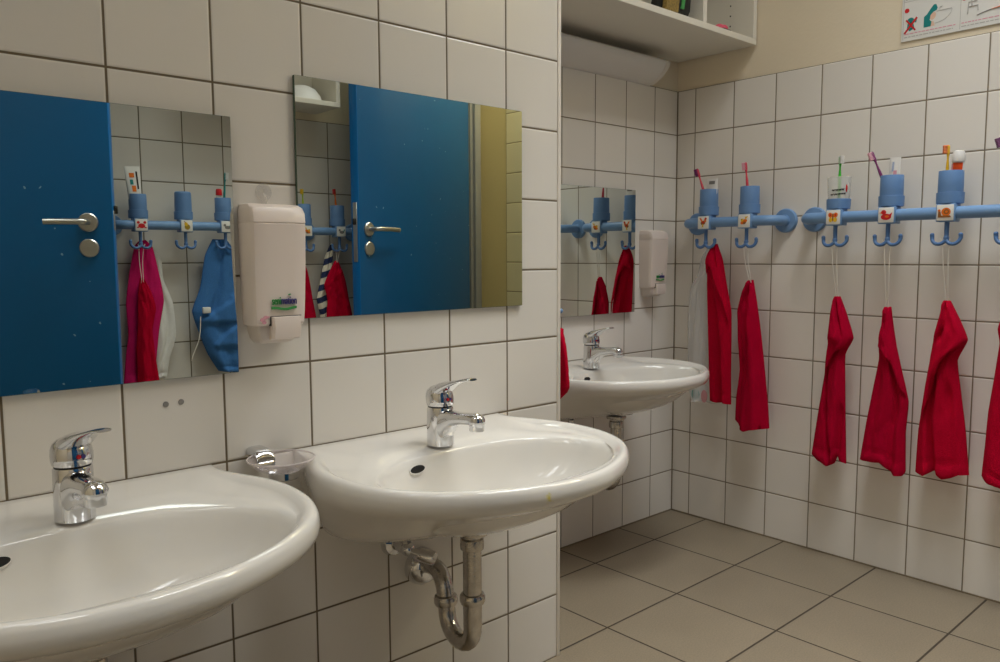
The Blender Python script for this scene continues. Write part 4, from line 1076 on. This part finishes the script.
part('clip_jaw', bm, M['dark'], r)
# ------------------------------------------------------------------ luminaire below the shelf
lx0, lx1 = XE + 0.006, 1.532
r = thing('wall_lamp', 'long unlit lamp with curved white cover under the wall shelf', 'lamp', FB, ((lx0 + lx1) / 2, 0, 1.498))
w = (lx1 - lx0) / 2
sec = [(0.0, 0.0), (-0.018, 0.002), (-0.040, 0.012), (-0.060, 0.026), (-0.075, 0.042), (-0.083, 0.056), (-0.084, 0.063), (-0.079, 0.068), (0.0, 0.070)]
sec = [(p.x, p.y) for p in smooth_path([(a, b, 0) for a, b in sec[:7]], 5)] + sec[7:]
bm = bmesh.new(); loft(bm, [[(-w, y, z) for y, z in sec], [(w - 0.02, y, z) for y, z in sec]])
part('curved_cover', bm, M['lamp_cover'], r, angle=30)
bm = bmesh.new(); loft(bm, [[(w - 0.02, y * 1.02 - 0.0, z * 1.0) for y, z in sec], [(w - 0.019, y * 1.03, z) for y, z in sec], [(w - 0.002, y * 1.03, z) for y, z in sec], [(w, y * 1.0, z) for y, z in sec]])
part('end_cap', bm, M['trim'], r, angle=30)

# ------------------------------------------------------------------ shelf on the opposite wall (mirror)
shelf_unit(-1.022, -0.45, FD, 1.528, 0.20, 0.30, 'white shelf with an upturned bowl, reflected in the middle mirror', ())
bm = bmesh.new(); lathe(bm, [(0.078, 0.0), (0.080, 0.004), (0.074, 0.025), (0.055, 0.05), (0.028, 0.064), (0.004, 0.067)], n=36)
bo = single('bowl', bm, M['white'], 'upturned white bowl on the shelf seen in the middle mirror', 'bowl', FD, (-0.905, -0.10, 1.548))

# ------------------------------------------------------------------ poster of tooth-brushing steps
PX0, PZ0 = 0.282, 1.519
r = thing('wall_poster', 'instruction poster with red cross and teal figure at a basin', 'poster', FC, (PX0, 0.005, PZ0))
PWd, PH = 0.60, 0.42
bm = bmesh.new(); box(bm, 0, PWd, -0.004, -0.0005, 0, PH); part('sheet', bm, mat('poster_paper', rgb(226, 224, 218), 0.35), r, False)
cw, chh = 0.1445, 0.101
bm = bmesh.new(); y0, y1 = -0.0035, -0.0043
for i in range(5): box(bm, i * cw + 0.004, i * cw + 0.0052, y1, y0, 0.004, PH - 0.004)
for j in range(1, 4): box(bm, 0.004, 4 * cw + 0.005, y1, y0, 0.004 + j * chh, 0.0052 + j * chh)
part('grid_line', bm, M['lightgrey'], r, False)
def dashes(x0, x1, z, h, c, seed):
    rnd = random.Random(seed); b = bmesh.new(); x = x0
    while x < x1 - 0.002:
        l = min(rnd.uniform(0.004, 0.013), x1 - x); box(b, x, x + l, y1, y0, z, z + h); x += l + 0.0022
    part('caption_line', b, M[c], r, False)
n = 0
for i in range(4):
    for j in range(4):
        xb = i * cw + 0.008; zb = 0.006 + j * chh
        dashes(xb, xb + cw * 0.90, zb + 0.0115, 0.0026, 'rose', n); dashes(xb, xb + cw * (0.80 if j or i else 0.86), zb + 0.0030, 0.0026, 'lightgrey', n + 50); n += 1
        bm = bmesh.new(); poly_plate(bm, ell(xb + 0.005, zb + 0.076, 0.0062, 0.0062, 18), y0, y1 - 0.0002); part('number_dot', bm, M['red'], r, False)
# first panel: crossed-out figure and bent figure at a basin
bm = bmesh.new()
poly_plate(bm, ell(0.0235, 0.062, 0.009, 0.008), y0, y1); poly_plate(bm, [(0.016, 0.056), (0.030, 0.058), (0.034, 0.040), (0.022, 0.034), (0.014, 0.042)], y0, y1); poly_plate(bm, [(0.030, 0.058), (0.040, 0.064), (0.038, 0.054)], y0, y1)
part('small_figure', bm, M['teal'], r, False)
bm = bmesh.new()
poly_plate(bm, [(0.006, 0.031), (0.010, 0.028), (0.042, 0.066), (0.038, 0.070)], y0, y1 - 0.0004); poly_plate(bm, [(0.010, 0.064), (0.013, 0.067), (0.038, 0.036), (0.035, 0.033)], y0, y1 - 0.0005)
part('red_cross', bm, M['red'], r, False)
bm = bmesh.new()
poly_plate(bm, [(0.058, 0.036), (0.076, 0.036), (0.078, 0.048), (0.073, 0.053), (0.075, 0.066), (0.082, 0.073), (0.090, 0.076), (0.092, 0.082), (0.088, 0.092), (0.082, 0.092), (0.074, 0.082), (0.066, 0.070), (0.058, 0.064)], y0, y1)
part('bent_figure', bm, M['teal'], r, False)
bm = bmesh.new(); poly_plate(bm, ell(0.081, 0.062, 0.007, 0.010, 16, -.4), y0, y1 + 0.0001); poly_plate(bm, [(0.076, 0.036), (0.086, 0.036), (0.083, 0.048), (0.077, 0.049)], y0, y1 + 0.0001)
part('figure_face', bm, M['skin'], r, False)
bm = bmesh.new()
tube(bm, [(0.090 + 0.0015 * k, y1, 0.073) for k in range(26)], 0.0007, 5)
tube(bm, [(0.128 - 0.042 * (1 - cos(pi / 2 * k / 12)), y1, 0.072 - 0.030 * sin(pi / 2 * k / 12)) for k in range(13)], 0.0006, 5)
tube(bm, [(0.098, y1, 0.073), (0.098, y1, 0.082), (0.104, y1, 0.083)], 0.0009, 5)
part('drawn_basin', bm, M['lightgrey'], r, False)
bm = bmesh.new()
o2 = cw
tube(bm, [(o2 + 0.022, y1, 0.048), (o2 + 0.024, y1, 0.078), (o2 + 0.044, y1, 0.078)], 0.0016, 6); tube(bm, [(o2 + 0.022, y1, 0.066), (o2 + 0.046, y1, 0.066), (o2 + 0.047, y1, 0.052)], 0.0016, 6); tube(bm, [(o2 + 0.032, y1, 0.066), (o2 + 0.030, y1, 0.088)], 0.0016, 6)
part('drawn_tap', bm, M['lightgrey'], r, False)
bm = bmesh.new(); tube(bm, [(o2 + 0.044, y1, 0.040), (o2 + 0.062, y1, 0.045), (o2 + 0.078, y1, 0.048)], 0.0012, 6); part('drawn_brush_neck', bm, M['grey'], r, False)
bm = bmesh.new(); tube(bm, [(o2 + 0.078, y1, 0.048), (o2 + 0.10, y1, 0.051), (o2 + 0.136, y1, 0.053)], [0.0018, 0.0030, 0.0026], 8, flat=(1, .3)); part('drawn_brush', bm, M['orange'], r, False)

for o in r.children:
    if o.name.split('.')[0] in ('small_figure', 'red_cross', 'bent_figure', 'figure_face', 'drawn_basin', 'drawn_tap', 'drawn_brush_neck', 'drawn_brush'):
        for v in o.data.vertices: v.co.z -= 0.0085

# ------------------------------------------------------------------ lights
LCOL = (0.955, 0.99, 1.0)
def area(name, loc, rot, size, size_y, power, col, spread=180):
    l = bpy.data.lights.new(name, 'AREA'); l.shape = 'RECTANGLE'; l.size = size; l.size_y = size_y; l.energy = power; l.color = col
    l.spread = radians(spread)
    o = bpy.data.objects.new(name, l); COL.objects.link(o); o.location = loc; o.rotation_euler = rot
    return o
for lx, ly, lp, sp in ((-1.0, -0.45, 4.0, 180), (-1.0, -1.25, 3.9, 80), (0.4, -1.0, 4.6, 80), (0.8, -0.5, 4.2, 180), (1.0, -0.6, 4.8, 80), (1.5, -1.0, 8.2, 170)):
    area('ceiling_fill', (lx, ly, ZC - 0.03), (0, 0, 0), 0.7, 0.3, lp, LCOL, sp)  # inferred ceiling light plus added fill panels, fitted to wall brightness
area('passage_lamp', (2.0, -1.62, ZC - 0.05), (0, 0, 0), 0.12, 0.5, 12.0, (1.0, 0.93, 0.70))
area('corridor_lamp', (0.2, -2.5, ZC - 0.05), (0, 0, 0), 0.8, 0.3, 3.0, (1.0, 0.9, 0.75))
wd = bpy.data.worlds.new('world'); SC.world = wd; wd.use_nodes = True
wd.node_tree.nodes['Background'].inputs[0].default_value = (0.05, 0.05, 0.05, 1)
wd.node_tree.nodes['Background'].inputs[1].default_value = 0.3

# ------------------------------------------------------------------ camera
f, yaw, pitch, roll = 788.3168, 0.8446, -0.0941, -0.0049
fw = Vector((cos(pitch) * cos(yaw), cos(pitch) * sin(yaw), sin(pitch)))
rt = fw.cross(Vector((0, 0, 1))).normalized(); up = rt.cross(fw)
c_, s_ = cos(roll), sin(roll)
rt, up = rt * c_ + up * s_, up * c_ - rt * s_
cam = bpy.data.cameras.new('camera'); cam.sensor_width = 36; cam.sensor_fit = 'HORIZONTAL'; cam.lens = 36 * f / 1000
cam.clip_start = 0.02
co = bpy.data.objects.new('camera', cam); COL.objects.link(co)
mw = Matrix.Identity(4)
for i in range(3):
    mw[i][0] = rt[i]; mw[i][1] = up[i]; mw[i][2] = -fw[i]
mw.translation = Vector((-0.6531, -1.2311, 0.9287))
co.matrix_world = mw
SC.camera = co
SC.view_settings.view_transform = 'Standard'
SC.view_settings.look = 'None'
SC.view_settings.exposure = 0.0
